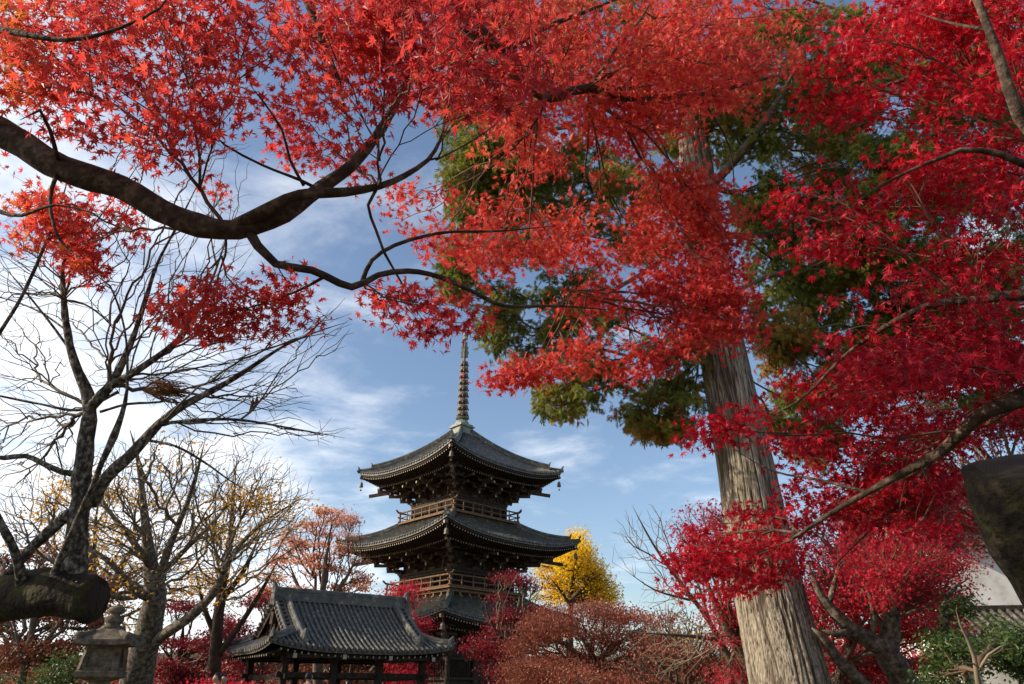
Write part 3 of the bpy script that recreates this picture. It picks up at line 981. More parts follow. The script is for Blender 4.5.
for sg in (-1, 1):
    # long slope
    T = np.linspace(0, 1, 15); S = np.linspace(-1, 1, 31)
    rows = []
    for t in T:
        d = t * Wh
        half = Lg + max(0.0, d - (Wh - (Lh - Lg)))
        rows.append([(s * half, sg * d, gz(d, s * half / Lh)) for s in S])
    deck.grid(rows, flip=(sg > 0))
    e = rows[-1]
    deck.grid([e, [(x, y, z - .12) for x, y, z in e]], flip=(sg > 0))
    deck.grid([[(x, y, z - .12) for x, y, z in e], [(x * .6, sg * .3, z + .75) for x, y, z in e]], flip=(sg > 0))
    n = int(Lh / .235)
    for i in range(-n, n + 1):
        x = i * .235
        d0 = 0.0 if abs(x) < Lg else Wh - (Lh - abs(x))
        if d0 > Wh - .1: continue
        nt = max(2, int((Wh - d0) / .27))
        pp = []; rad = []
        for k in range(nt):
            da, db = d0 + (Wh - d0) * k / nt, d0 + (Wh - d0) * (k + 1) / nt
            for d, r in ((da + .005, .072), (db - .012, .062)):
                pp.append((x, sg * d, gz(d, x / Lh) + .035)); rad.append(r)
        pp[-1] = (x, sg * (Wh + .05), gz(Wh, x / Lh) + .03)
        ribs.tube(pp, rad, 8)
        caps.tube([(x, sg * (Wh + .05), gz(Wh, x / Lh) + .03), (x, sg * (Wh + .09), gz(Wh, x / Lh) + .03)], [.085, .085], 10)
        # curved pan tile lip between the ribs
        for k in range(nt):
            d = d0 + (Wh - d0) * (k + .5) / nt
            deck.bar((x + .04, sg * d, gz(d, x / Lh) + .012), (x + .195, sg * d, gz(d, x / Lh) + .012), .03, .03)
for sg in (-1, 1):
    # end slope under the gable
    T = np.linspace(0, 1, 8); S = np.linspace(-1, 1, 21)
    wg = Wh - (Lh - Lg)
    def ez(x, y):
        return gz(Wh - (Lh - abs(x)), 0) + .30 * abs(y / Wh) ** 3 * ((Wh - (Lh - abs(x))) / Wh) ** 3
    rows = []
    for t in T:
        x = Lg - .25 + (Lh - Lg + .25) * t
        w = Wh - (Lh - x)
        rows.append([(sg * x, s * w, ez(x, s * w)) for s in S])
    deck.grid(rows, flip=(sg < 0))
    e = rows[-1]
    deck.grid([e, [(x, y, z - .12) for x, y, z in e]], flip=(sg < 0))
    deck.grid([[(x, y, z - .12) for x, y, z in e], [(x - sg * .8, y * .7, z + .4) for x, y, z in e]], flip=(sg < 0))
    n = int(Wh / .235)
    for i in range(-n, n + 1):
        y = i * .235
        x0 = max(Lg - .2, Lh - (Wh - abs(y)))
        if x0 > Lh - .08: continue
        nt = max(2, int((Lh - x0) / .27)); pp = []; rad = []
        for k in range(nt):
            xa, xb = x0 + (Lh - x0) * k / nt, x0 + (Lh - x0) * (k + 1) / nt
            for x, r in ((xa + .005, .072), (xb - .012, .062)):
                pp.append((sg * x, y, ez(x, y) + .035)); rad.append(r)
        pp[-1] = (sg * (Lh + .05), y, ez(Lh, y) + .03)
        ribs.tube(pp, rad, 8)
        caps.tube([(sg * (Lh + .05), y, ez(Lh, y) + .03), (sg * (Lh + .09), y, ez(Lh, y) + .03)], [.085, .085], 10)
    # gable: rake tiles, barge boards, lattice wall
    D = np.linspace(0, wg + .25, 12)
    for s2 in (-1, 1):
        pr = [(sg * (Lg + .10), s2 * d, gz(d) + .02) for d in D]
        ridg.tube([(x, y, z + .05) for x, y, z in pr], .10, 8)
        # short rake tiles laid across
        for d in np.arange(.1, wg + .2, .23):
            ribs.tube([(sg * (Lg - .32), s2 * d, gz(d) + .07), (sg * (Lg + .26), s2 * d, gz(d) + .05)], .07, 8)
        raf.grid([[(sg * (Lg + .12), s2 * d, gz(d) - .05) for d in D], [(sg * (Lg + .12), s2 * d, gz(d) - .30) for d in D]], flip=(s2 * sg < 0))
        raf.grid([[(sg * (Lg + .05), s2 * d, gz(d) - .05) for d in D], [(sg * (Lg + .05), s2 * d, gz(d) - .30) for d in D]], flip=(s2 * sg > 0))
        # descending ridge with a scrolled end
        dd = np.linspace(.1, wg + .55, 12)
        pr = [(sg * (Lg - .42), s2 * d, gz(d) + .12) for d in dd]
        ridg.tube(pr, .15, 6); ridg.tube([(x, y, z + .16) for x, y, z in pr], .095, 10)
        p = np.array(pr[-1]); ridg.tube([p + (0, 0, -.14), p + (0, s2 * .03, .14), p + (0, s2 * .10, .42)], [.2, .19, .05], 8)
        # corner hip ridge
        dd = np.linspace(0, 1, 10)
        hp = []
        for t in dd:
            x = Lg - .1 + (Lh - Lg + .1) * t; y = Wh - (Lh - x)
            hp.append((sg * x, s2 * y, ez(x, y) + .10))
        ridg.tube(hp[:9], .12, 6); ridg.tube([(x, y, z + .14) for x, y, z in hp[:9]], .08, 8)
        ridg.tube([hp[8], hp[9], np.array(hp[9]) + (sg * .06, s2 * .06, .05)], [.10, .09, .075], 8)
        p = np.array(hp[8]); ridg.tube([p + (0, 0, -.1), p + (sg * .05, s2 * .05, .14), p + (sg * .12, s2 * .12, .34)], [.15, .14, .03], 8)
    raf.add([(sg * (Lg - .12), -wg - .2, gz(wg) - .2), (sg * (Lg - .12), wg + .2, gz(wg) - .2), (sg * (Lg - .12), 0, ZR - .1)], [(0, 1, 2) if sg > 0 else (0, 2, 1)])
    for i in range(9):
        y = -wg + 2 * wg * (i + .5) / 9
        raf.bar((sg * (Lg - .08), y, gz(wg) - .2), (sg * (Lg - .08), y, gz(abs(y)) - .15), .06, .08)
    raf.bar((sg * (Lg - .02), 0, ZR - .75), (sg * (Lg + .15), 0, ZR - .75), .34, .5)
# main ridge
L2 = Lg + .12
for w, z, hh in ((.34, .08, .22), (.24, .27, .18), (.30, .385, .05)):
    ridg.bar((-L2, 0, ZR + z), (L2, 0, ZR + z), w, hh)
ridg.tube([(-L2, 0, ZR + .45), (L2, 0, ZR + .45)], .085, 10)
for sg in (-1, 1):
    ridg.bar((sg * (L2 + .06), 0, ZR - .22), (sg * (L2 + .06), 0, ZR + .52), .46, .13)
    ridg.tube([(sg * (L2 + .02), 0, ZR + .45), (sg * (L2 + .1), 0, ZR + .68), (sg * (L2 + .24), 0, ZR + .82)], [.13, .09, .02], 8)
    ridg.bar((sg * (L2 + .05), -.3, ZR - .1), (sg * (L2 + .05), .3, ZR - .1), .12, .2)
dk = deck.build('roof', M['tileold'], pv)
ribs.build('tile_rows', M['tileold'], dk, smooth=False)
ridg.build('ridge_tiles', M['tile'], dk)
# rafters with pale ends
for sg in (-1, 1):
    for i in range(-13, 14):
        x = i * .28
        d_ = .5 if abs(x) < Lg else Wh - (Lh - abs(x))
        raf.bar((x, sg * d_, gz(d_) - .3), (x, sg * (Wh - .12), gz(Wh, x / Lh) - .22), .07, .09)
        ends.box((x, sg * (Wh - .11), gz(Wh, x / Lh) - .22), (.055, .02, .07))
    for i in range(-9, 10):
        y = i * .28
        x_ = max(Lg - .2, Lh - (Wh - abs(y)))
        raf.bar((sg * x_, y, gz(Wh - (Lh - x_)) - .3), (sg * (Lh - .12), y, gz(Wh) - .22), .07, .09)
        ends.box((sg * (Lh - .11), y, gz(Wh) - .22), (.02, .055, .07))
raf.build('rafters', [M['wooddark'], M['ends']], dk)
fr = MB(); fe = EN(fr)
px_, py_ = Lh - 1.0, Wh - 1.0
for x in (-px_, -px_ / 3, px_ / 3, px_):
    for y in (-py_, py_):
        p = MB(); p.box((0, 0, 1.2), (.24, .24, 2.4)); p.box((0, 0, .08), (.42, .42, .2))
        o = p.build('post', M['wood'], pv); o.location = (x, y, 0)
        fr.box((x, y, 2.46), (.36, .36, .14))
for y in (-py_, py_):
    fr.bar((-px_ - .5, y, 2.62), (px_ + .5, y, 2.62), .2, .2)
    fr.bar((-px_ - .3, y, 1.85), (px_ + .3, y, 1.85), .11, .2)
    fr.bar((-px_ - .2, y * 1.35, 2.52), (px_ + .2, y * 1.35, 2.52), .12, .14)
    for x in (-px_ - .52, px_ + .52):
        fe.box((x, y, 2.62), (.02, .17, .17))
    for x in (-px_, -px_ / 3, px_ / 3, px_):
        fr.bar((x, y * .8, 2.5), (x, y * 1.45, 2.5), .14, .16); fe.box((x, y * 1.46, 2.5), (.15, .02, .17))
for x in (-px_, -px_ / 3, px_ / 3, px_):
    fr.bar((x, -py_ - .5, 2.66), (x, py_ + .5, 2.66), .18, .2)
    if abs(x) == px_: fr.bar((x, -py_ - .3, 1.8), (x, py_ + .3, 1.8), .11, .2)
fro = fr.build('beams', [M['wood'], M['ends']], pv)
# water trough under the roof
b = MB()
b.box((0, 0, .3), (2.2, 1.1, .6)); b.box((0, -.5, .68), (2.4, .16, .18)); b.box((0, .5, .68), (2.4, .16, .18)); b.box((-1.12, 0, .68), (.16, .84, .178)); b.box((1.12, 0, .68), (.16, .84, .178))
o = b.build('water_trough', M['stonebase']); o.location = (gc[0], gc[1], 0); o.rotation_euler = (0, 0, GROT)
tag(o, 'grey stone water trough under the pavilion roof', 'trough')

# ================================================================== stone lantern
lc = AT(107, 650, 15.8)
lan = thing('stone_lantern', 'weathered stone lantern with onion finial beside the big bare trunk', 'lantern', (lc[0], lc[1], .50), radians(12))
b = MB(); b.box((0, 0, -.33), (1.7, 1.7, .66)); b.build('plinth', M['stone'], lan)
def sqring(mb, prof, n=4, ph=pi / 4, wob=0.0, bulge=0):
    v = []
    for k, (r, z) in enumerate(prof):
        for a in range(n):
            t = a * 2 * pi / n + ph
            v.append((r * cos(t) * (1 + wob * random.uniform(-1, 1)), r * sin(t) * (1 + wob * random.uniform(-1, 1)), z))
    mb.add(v, [(i * n + j, i * n + (j + 1) % n, (i + 1) * n + (j + 1) % n, (i + 1) * n + j) for i in range(len(prof) - 1) for j in range(n)] + [tuple(range(n))[::-1], tuple((len(prof) - 1) * n + j for j in range(n))])
b = MB(); sqring(b, [(.62, 0), (.62, .22), (.56, .26), (.42, .30), (.40, .36)], 6, 0, .01); b.build('base', M['stone'], lan)
b = MB(); b.lathe([(.26, .36), (.24, .42), (.22, .7), (.235, .74), (.235, .79), (.22, .83), (.23, 1.02), (.27, 1.06)], 18); b.build('shaft', M['stone'], lan)
b = MB(); sqring(b, [(.34, 1.06), (.58, 1.13), (.60, 1.24), (.54, 1.27)], 4, pi / 4, .01); b.build('platform', M['stone'], lan)
# fire box: corner posts, panels, an opening on two faces
b = MB()
for sx in (-1, 1):
    for sy in (-1, 1):
        b.bar((sx * .34, sy * .34, 1.27), (sx * .285, sy * .285, 1.80), .10, .10)
for R in ROTS:
    rm = RM(b, R)
    rm.bar((-.31, -.31, 1.30), (.31, -.31, 1.30), .08, .07); rm.bar((-.27, -.27, 1.77), (.27, -.27, 1.77), .08, .08)
sqring(b, [(.39, 1.28), (.35, 1.78)], 4, pi / 4)
b.build('fire_box', M['stone'], lan)
# roof with curled corners
b = MB()
N = 17; grid = np.zeros((N, N, 3))
for top in (1, 0):
    for i in range(N):
        for j in range(N):
            x = -1 + 2 * i / (N - 1); y = -1 + 2 * j / (N - 1)
            m_ = max(abs(x), abs(y)); cr = min(abs(x), abs(y))
            z = 1.80 + (.40 * (1 - m_) ** 1.0 + .03 + .06 * (1 - m_) ** 3 if top else -.03 * (1 - m_)) + .05 * cr ** 4 * m_ ** 3
            grid[i, j] = (x * .56, y * .56, z + (.085 if top else 0) + .006 * noise.noise(Vector((x * 6, y * 6, top))))
    b.grid(grid.copy(), flip=not top)
    if top: topg = grid.copy()
    else: botg = grid.copy()
for a0, b0 in ((topg[0, :], botg[0, :]), (botg[-1, :], topg[-1, :]), (botg[:, 0], topg[:, 0]), (topg[:, -1], botg[:, -1])):
    b.grid([a0, b0])
for sx in (-1, 1):
    for sy in (-1, 1):
        # scrolls at the corners
        b.tube([(sx * .26, sy * .26, 2.11), (sx * .40, sy * .40, 2.02), (sx * .50, sy * .50, 1.99), (sx * .545, sy * .545, 2.03)], [.05, .075, .095, .06], 10)
        b.tube([(sx * .49 - .05, sy * .49 + .0, 1.95), (sx * .49 + .05, sy * .49, 1.95)], [.09, .09], 10)
b.build('roof', M['stone'], lan, smooth=True)
b = MB(); b.lathe([(.23, 2.17), (.22, 2.24), (.14, 2.27), (.17, 2.31), (.205, 2.38), (.19, 2.45), (.10, 2.49), (.10, 2.51), (.17, 2.55), (.19, 2.60), (.16, 2.66), (.07, 2.70), (.01, 2.72)], 20); b.build('finial', M['stone'], lan, smooth=True)
lan.scale = (.94, .94, .88)

# ================================================================== temple building at the right, white gable and tiled skirt roof
bc = AT(1030, 650, 21.0)
hb_ = thing('temple_hall', 'white plastered temple building with dark tiled lower roof at the right edge', 'building', (bc[0] + 3.3, bc[1] + 1, .50), radians(-8))
b = MB(); b.box((0, 3, 2.35), (9.0, 6, 5.7)); b.build('wall', M['plaster'], hb_)
b = MB()
b.bar((-4.7, -.06, 3.02), (4.7, -.06, 3.02), .16, .14); b.bar((-4.7, -.05, .2), (4.7, -.05, .2), .12, .4)
for x in np.linspace(-4.4, 4.4, 6): b.bar((x, -.03, .3), (x, -.03, 2.2), .18, .12)
b.build('timber_trim', M['wood'], hb_)
b = MB(); rb_ = MB()
N = 12; pr = [(-.05 - 1.9 * t, 2.95 - 1.1 * (t * .7 + .3 * (1 - (1 - t) ** 2))) for t in np.linspace(0, 1, N)]
b.grid([[(-5.2, y, z), (5.2, y, z)] for y, z in pr]); b.grid([[(-5.2, y, z - .12), (5.2, y, z - .12)] for y, z in pr], True)
b.grid([[(-5.2, pr[-1][0], pr[-1][1]), (5.2, pr[-1][0], pr[-1][1])], [(-5.2, pr[-1][0], pr[-1][1] - .12), (5.2, pr[-1][0], pr[-1][1] - .12)]])
for i in range(44):
    x = -5.1 + i * .237
    rb_.tube([(x, y, z + .03) for y, z in pr], .065, 8)
    for k in range(7):
        y, z = pr[int(k * 1.6) + 1]
        b.bar((x + .04, y, z + .015), (x + .2, y, z + .015), .03, .03)
o = b.build('lower_roof', M['tileold'], hb_); rb_.build('tile_rows', M['tileold'], o)
b = MB()
for y0, sg in ((3, 1), (3, -1)):
    pp = [(y0 + sg * 4.0 * t, 7.4 - 2.1 * t + .25 * t * t) for t in np.linspace(0, 1, 8)]
    b.grid([[(-5.4, y, z), (5.4, y, z)] for y, z in pp], flip=sg > 0); b.grid([[(-5.4, y, z - .15), (5.4, y, z - .15)] for y, z in pp], flip=sg < 0)
    for i in range(40):
        x = -5.3 + i * .272
        b.tube([(x, y, z + .03) for y, z in pp], .07, 6)
    b.grid([[(-5.4, pp[-1][0], pp[-1][1]), (5.4, pp[-1][0], pp[-1][1])], [(-5.4, pp[-1][0], pp[-1][1] - .15), (5.4, pp[-1][0], pp[-1][1] - .15)]], flip=sg > 0)
b.box((0, 3, 7.5), (10.9, .4, .4))
o = b.build('main_roof', M['tileold'], hb_)
b = MB(); b.prism([(-3, 5.2), (3, 5.2), (0, 7.2)], -4.4, 4.4, M=lambda v: np.stack([v[:, 2], v[:, 0] + 3, v[:, 1]], 1)); b.build('gable', M['plaster'], hb_)

# ================================================================== the great cypress
cy_b = AT(796, 705, 9.4)
cyl = thing('cypress_tree', 'great cypress with straight furrowed grey-brown trunk, green drooping sprays high up', 'tree', (cy_b[0], cy_b[1], 0))
loc = np.array([cy_b[0], cy_b[1], 0])
cp = [(790, 684, 9.05), (762, 560, 10.1), (746, 470, 10.75), (729, 385, 11.4), (712, 290, 12.2), (699, 190, 13.2), (690, 100, 14.2), (682, 10, 15.4), (676, -60, 16.6)]
pts = [P(*c) for c in cp]
wpx = [77, 64, 54, 47, 40, 33, 25, 18, 13]
rad = [w / 2 * c[2] / FPX for w, c in zip(wpx, cp)]
d0 = pts[0] - pts[1]; d0 /= abs(d0[2])
pts = [pts[0] + d0 * pts[0][2]] + pts; rad = [rad[0] * 1.35] + rad
pts[0] = np.array([pts[0][0], pts[0][1], -.1])
q, r = resample(pts, rad, .035)
nA = 300
m = len(q)
tg = np.gradient(q, axis=0); tg /= np.linalg.norm(tg, axis=1)[:, None]
X = np.cross(tg, (0, 1, 0)); X /= np.linalg.norm(X, axis=1)[:, None]; Y = np.cross(tg, X)
an = np.arange(nA) * 2 * pi / nA
s_len = np.concatenate([[0], np.cumsum(np.linalg.norm(np.diff(q, axis=0), axis=1))])
# furrows: ridged noise, long along the trunk
def vnoise(u, v, seed, per=None):
    """value noise on a lattice, periodic in u"""
    rg = np.random.default_rng(seed)
    Ng = per; Mv = int(v.max()) + 3
    L = rg.uniform(0, 1, (Ng, Mv))
    ui = np.floor(u).astype(int); vi = np.floor(v).astype(int); fu = u - ui; fv = v - vi
    fu = fu * fu * (3 - 2 * fu); fv = fv * fv * (3 - 2 * fv)
    a = L[ui % Ng, vi]; b_ = L[(ui + 1) % Ng, vi]; c = L[ui % Ng, vi + 1]; d = L[(ui + 1) % Ng, vi + 1]
    return (a * (1 - fu) + b_ * fu) * (1 - fv) + (c * (1 - fu) + d * fu) * fv
A2, S2_ = np.meshgrid(an / (2 * pi), s_len, indexing='xy')
warp = vnoise(A2 * 12, S2_ * 1.3, 5, 12) * .03
h = np.zeros_like(A2)
for per, fv, amp, sd in ((46, .55, 1.0, 1), (90, 1.1, .8, 2), (170, 2.4, .5, 3)):
    nz = vnoise((A2 + warp) * per, S2_ * fv + sd * 7, sd, per)
    h += amp * (1 - np.abs(2 * nz - 1) * 1.6)
h = (h - h.min()) / (h.max() - h.min())
cre = np.clip((h - .62) / .25, 0, 1)        # 1 in the furrow
lump = vnoise(A2 * 7, S2_ * .6, 9, 7) * .03
# buried branch scars
for (sa, ss, sr) in ((.70, 4.55, .09), (.74, 4.05, .055), (.71, 3.35, .07), (.62, 5.2, .06), (.8, 2.3, .05)):
    dd = np.sqrt(((A2 - sa) * 2 * pi * .45) ** 2 + ((S2_ - ss) * .8) ** 2)
    lump += .09 * np.exp(-(dd / sr) ** 2) * 1.0 - .13 * np.exp(-(dd / (sr * .45)) ** 2)
    cre = np.maximum(cre, np.exp(-(dd / (sr * .5)) ** 2))
RR = r[:, None] * (1 + lump) - cre * .022 * np.minimum(1, r[:, None] / .3) + (vnoise(A2 * 150, S2_ * 9, 21, 150) - .5) * .010
V = q[:, None, :] + RR[..., None] * (np.cos(an)[None, :, None] * X[:, None, :] + np.sin(an)[None, :, None] * Y[:, None, :])
b = MB()
i = np.arange(m - 1)[:, None] * nA; j = np.arange(nA)[None, :]; k = (j + 1) % nA
b.add(V.reshape(-1, 3), np.stack([i + j, i + k, i + nA + k, i + nA + j], -1).reshape(-1, 4), np.clip(cre * .95, 0, 1).reshape(-1))
b.build('trunk', M['cypressbark'], cyl, smooth=True, shift=loc)
trunk_q, trunk_r = q[::12], r[::12]
lb = MB(); limbs = []
H_ = [
 [(697, 200, 13.1, .10), (735, 160, 12.7, .085), (775, 105, 12.2, .06), (800, 60, 11.8, .04)],
 [(704, 235, 12.7, .07), (760, 235, 12.9, .05), (830, 225, 13.2, .03)],
 [(712, 290, 12.2, .06), (670, 330, 11.6, .045), (655, 385, 11.2, .025), (650, 415, 11.1, .012)],
 [(703, 225, 12.8, .06), (655, 265, 12.0, .045), (600, 300, 11.4, .03), (560, 345, 11.0, .015)],
 [(697, 180, 13.3, .07), (640, 190, 12.4, .05), (570, 205, 11.8, .035), (500, 235, 11.4, .02), (458, 262, 11.2, .012)],
 [(692, 130, 13.9, .06), (620, 120, 13.0, .05), (540, 130, 12.4, .03), (470, 120, 12.0, .015)],
 [(720, 340, 11.8, .05), (760, 330, 12.2, .035), (800, 350, 12.6, .02), (810, 390, 12.8, .01)],
 [(690, 90, 14.3, .06), (780, 70, 14.6, .045), (880, 90, 14.8, .03), (960, 120, 15, .02)],
 [(715, 300, 12.1, .05), (790, 270, 12.6, .035), (880, 260, 13.2, .025), (960, 240, 13.6, .012)],
 [(684, 30, 15.2, .06), (740, -20, 15.0, .04), (840, 10, 15.4, .03), (920, 20, 15.6, .02)],
 [(684, 40, 15.1, .05), (620, 20, 14.2, .04), (540, 60, 13.4, .02)],
]
for sd, L in enumerate(H_):
    p_, r_ = PX(L)
    q2, r2 = limb_tube(lb, p_, r_, n=8, step=.15, rough=.05, seed=sd * 3.1)
    limbs.append((q2, r2, 2.0))
lb.build('limbs', M['barkpale'], cyl, smooth=True, shift=loc)
polys = [
 ([(440, 95), (500, 100), (560, 110), (640, 160), (690, 190), (700, 250), (640, 260), (560, 262), (500, 262), (455, 235), (442, 170)], 11, 13.2, 1.15, [(590, 250, 30, 22)]),
 ([(440, 238), (468, 236), (478, 262), (468, 306), (448, 300), (436, 268)], 11, 11.6, 1.9, []),
 ([(455, 150), (500, 140), (520, 170), (505, 215), (460, 225), (445, 190)], 11, 12, 1.5, []),
 ([(482, 282), (540, 270), (600, 270), (640, 300), (600, 350), (560, 350), (540, 372), (505, 362), (480, 335)], 11, 12, 1.0, [(530, 315, 14, 10), (590, 330, 12, 10)]),
 ([(530, 372), (560, 350), (620, 340), (700, 330), (722, 385), (705, 400), (690, 436), (650, 442), (612, 424), (618, 400), (600, 385), (575, 425), (550, 400), (535, 418)], 10.8, 12, .9, [(596, 408, 18, 20), (560, 378, 12, 7), (650, 372, 16, 8), (690, 410, 8, 10)]),
 ([(612, 392), (700, 392), (704, 404), (685, 438), (640, 442), (614, 420)], 10.8, 11.6, 1.0, [(640, 398, 10, 8), (668, 400, 8, 6)]),
 ([(532, 390), (556, 392), (580, 385), (600, 392), (598, 408), (574, 420), (548, 415), (532, 412)], 10.8, 11.4, 1.0, [(562, 396, 7, 8)]),
 ([(620, 60), (700, 40), (760, 10), (1024, 0), (1024, 150), (900, 160), (800, 150), (740, 170), (640, 150)], 12.5, 16, 1.7, [(900, 100, 20, 16)]),
 ([(725, 150), (790, 130), (1024, 150), (1024, 330), (900, 330), (800, 300), (745, 310), (735, 230)], 12, 15, 1.9, [(742, 165, 22, 30), (965, 225, 16, 12), (735, 255, 10, 30), (800, 150, 12, 8)]),
 ([(750, 300), (860, 300), (1024, 330), (1024, 420), (950, 405), (880, 395), (830, 420), (770, 400), (755, 350)], 12, 14, 1.8, [(900, 380, 18, 14), (960, 385, 20, 10)]),
 ([(752, 400), (810, 390), (850, 430), (820, 470), (770, 440)], 12, 13, 1.4, []),
 ([(440, -10), (640, -20), (700, 60), (560, 110), (450, 90)], 12, 14, .8, []),
]
tips = []
for i_, (poly, a, c, cov, holes) in enumerate(polys):
    n = int(cov * poly_area(poly) / (9.5 ** 2) * 2.6)
    tips.append(crown(poly, a, c, n, pad=.42, npad=max(4, n // 8), holes=holes, tilt=.5, flat=.35, rngseed=20 + i_))
tips = np.concatenate(tips)
mb = MB()
k = 12
n = len(tips)
ii = np.repeat(np.arange(n), k)
off = RG.normal(size=(n * k, 3)) * (.055, .055, .06)
clump_t = RG.beta(1.8, 2.4, n)
tint = clump_t[ii] * .7 + RG.uniform(0, .3, n * k)
low = np.array([noise.noise(Vector((t[0] * .8, t[1] * .8, t[2] * .8))) for t in tips])
tint = np.clip(tint + np.clip(low, 0, 1)[ii] * .7, 0, 1)
add_leaves(mb, tips[ii] + off, .125, TF, up=.25, spread=.7, hang=.9, tint=tint, out=off * 9)
mb.build('crown', M['leafH'], cyl, shift=loc)
tw = grow([(a_, b_, c_) for a_, b_, c_ in limbs], tips, bf=.45, rtip=.004, jit=.12, seglen=.16, sides=(3, 5))
tw.build('twig_network', M['barkpale'], cyl, smooth=True, shift=loc)

# ================================================================== near scarlet maple, heavy limb from the left
loc = np.array([-5.4, 2.3, 0])
mA = thing('maple_tree', 'scarlet maple whose heavy dark limb sweeps in from the left edge', 'tree', loc)
lb = MB(); limbs = []
L0 = [(-470, 640, 4.6, .24), (-420, 330, 4.3, .20), (-300, 150, 4.0, .16), (-120, 80, 3.9, .115), (0, 132, 3.8, .082), (62, 168, 3.75, .073), (120, 186, 3.75, .070), (160, 210, 3.75, .066), (200, 226, 3.75, .060), (238, 230, 3.75, .052), (285, 214, 3.8, .046), (320, 188, 3.9, .040), (352, 165, 4.0, .034), (382, 128, 4.1, .029), (404, 88, 4.2, .024), (432, 55, 4.3, .018), (470, 20, 4.4, .012)]
A_ = [L0,
 [(225, 230, 3.75, .035), (262, 212, 3.7, .036), (300, 195, 3.7, .033), (345, 192, 3.75, .026), (380, 186, 3.8, .020), (404, 176, 3.9, .017), (428, 160, 4.0, .013), (440, 140, 4.05, .010), (446, 118, 4.1, .007)],
 [(246, 226, 3.75, .030), (258, 246, 3.75, .026), (276, 264, 3.78, .023), (312, 270, 3.8, .022), (352, 287, 3.9, .021), (378, 275, 4.0, .018), (408, 271, 4.1, .017), (440, 277, 4.25, .016), (478, 294, 4.4, .014), (505, 306, 4.5, .012), (560, 306, 4.8, .010), (612, 310, 5.0, .006)],
 [(362, 282, 3.95, .014), (372, 260, 4.0, .013), (395, 245, 4.05, .012), (425, 236, 4.15, .011), (450, 232, 4.3, .009), (500, 231, 4.5, .007), (555, 226, 4.8, .005)],
 [(378, 186, 3.8, .010), (368, 205, 3.8, .009), (376, 230, 3.85, .008), (384, 252, 3.9, .008), (400, 280, 4.0, .006), (425, 325, 4.1, .003)],
 [(428, 160, 4.0, .007), (438, 158, 4.1, .006), (442, 150, 4.2, .006), (444, 118, 4.3, .005), (455, 95, 4.4, .003)],
 [(436, 160, 4.05, .006), (470, 142, 4.3, .006), (500, 120, 4.5, .004), (505, 105, 4.6, .003)],
 [(320, 190, 3.9, .010), (300, 180, 3.85, .009), (262, 165, 3.8, .007), (225, 145, 3.7, .006), (205, 125, 3.6, .004)],
 [(304, 186, 3.85, .009), (290, 160, 3.8, .008), (282, 130, 3.75, .007), (262, 100, 3.7, .005), (250, 85, 3.6, .004)],
 [(-120, 80, 3.9, .07), (-80, 20, 3.4, .05), (0, 30, 3.1, .016), (66, 40, 3.0, .010), (120, 28, 3.0, .007), (160, 8, 3.0, .005), (172, -8, 3.0, .004)],
 [(-120, 80, 3.9, .06), (-100, -60, 3.6, .05), (60, -90, 3.5, .04), (260, -60, 3.5, .03), (330, 60, 3.5, .016), (345, 110, 3.5, .008)],
 [(60, 168, 3.75, .012), (50, 130, 3.5, .010), (40, 110, 3.4, .008), (20, 120, 3.3, .004)],
 [(60, 165, 3.75, .012), (50, 200, 3.6, .010), (60, 240, 3.5, .006), (90, 265, 3.4, .003)],
 [(324, 277, 3.84, .010), (308, 286, 3.9, .008), (280, 298, 3.95, .006), (240, 310, 4.0, .004), (200, 318, 4.0, .003)],
 [(-60, 100, 3.9, .03), (-40, 180, 3.6, .02), (10, 215, 3.4, .010), (55, 205, 3.3, .006), (100, 215, 3.3, .004)],
]
for sd, L in enumerate(A_):
    p_, r_ = PX(L)
    if sd == 0:
        p_ = [np.array([-5.4, 2.3, -.1]), np.array([-5.35, 2.35, 1.2])] + p_[1:]; r_ = [.34, .26] + r_[1:]
    q2, r2 = limb_tube(lb, p_, r_, n=14 if sd == 0 else 9, step=.07, rough=.07 if sd == 0 else .04, seed=sd * 2.3)
    limbs.append((q2[::2], r2[::2], .15 * sd))
lb.build('trunk', M['barkdark'], mA, smooth=True, shift=loc)
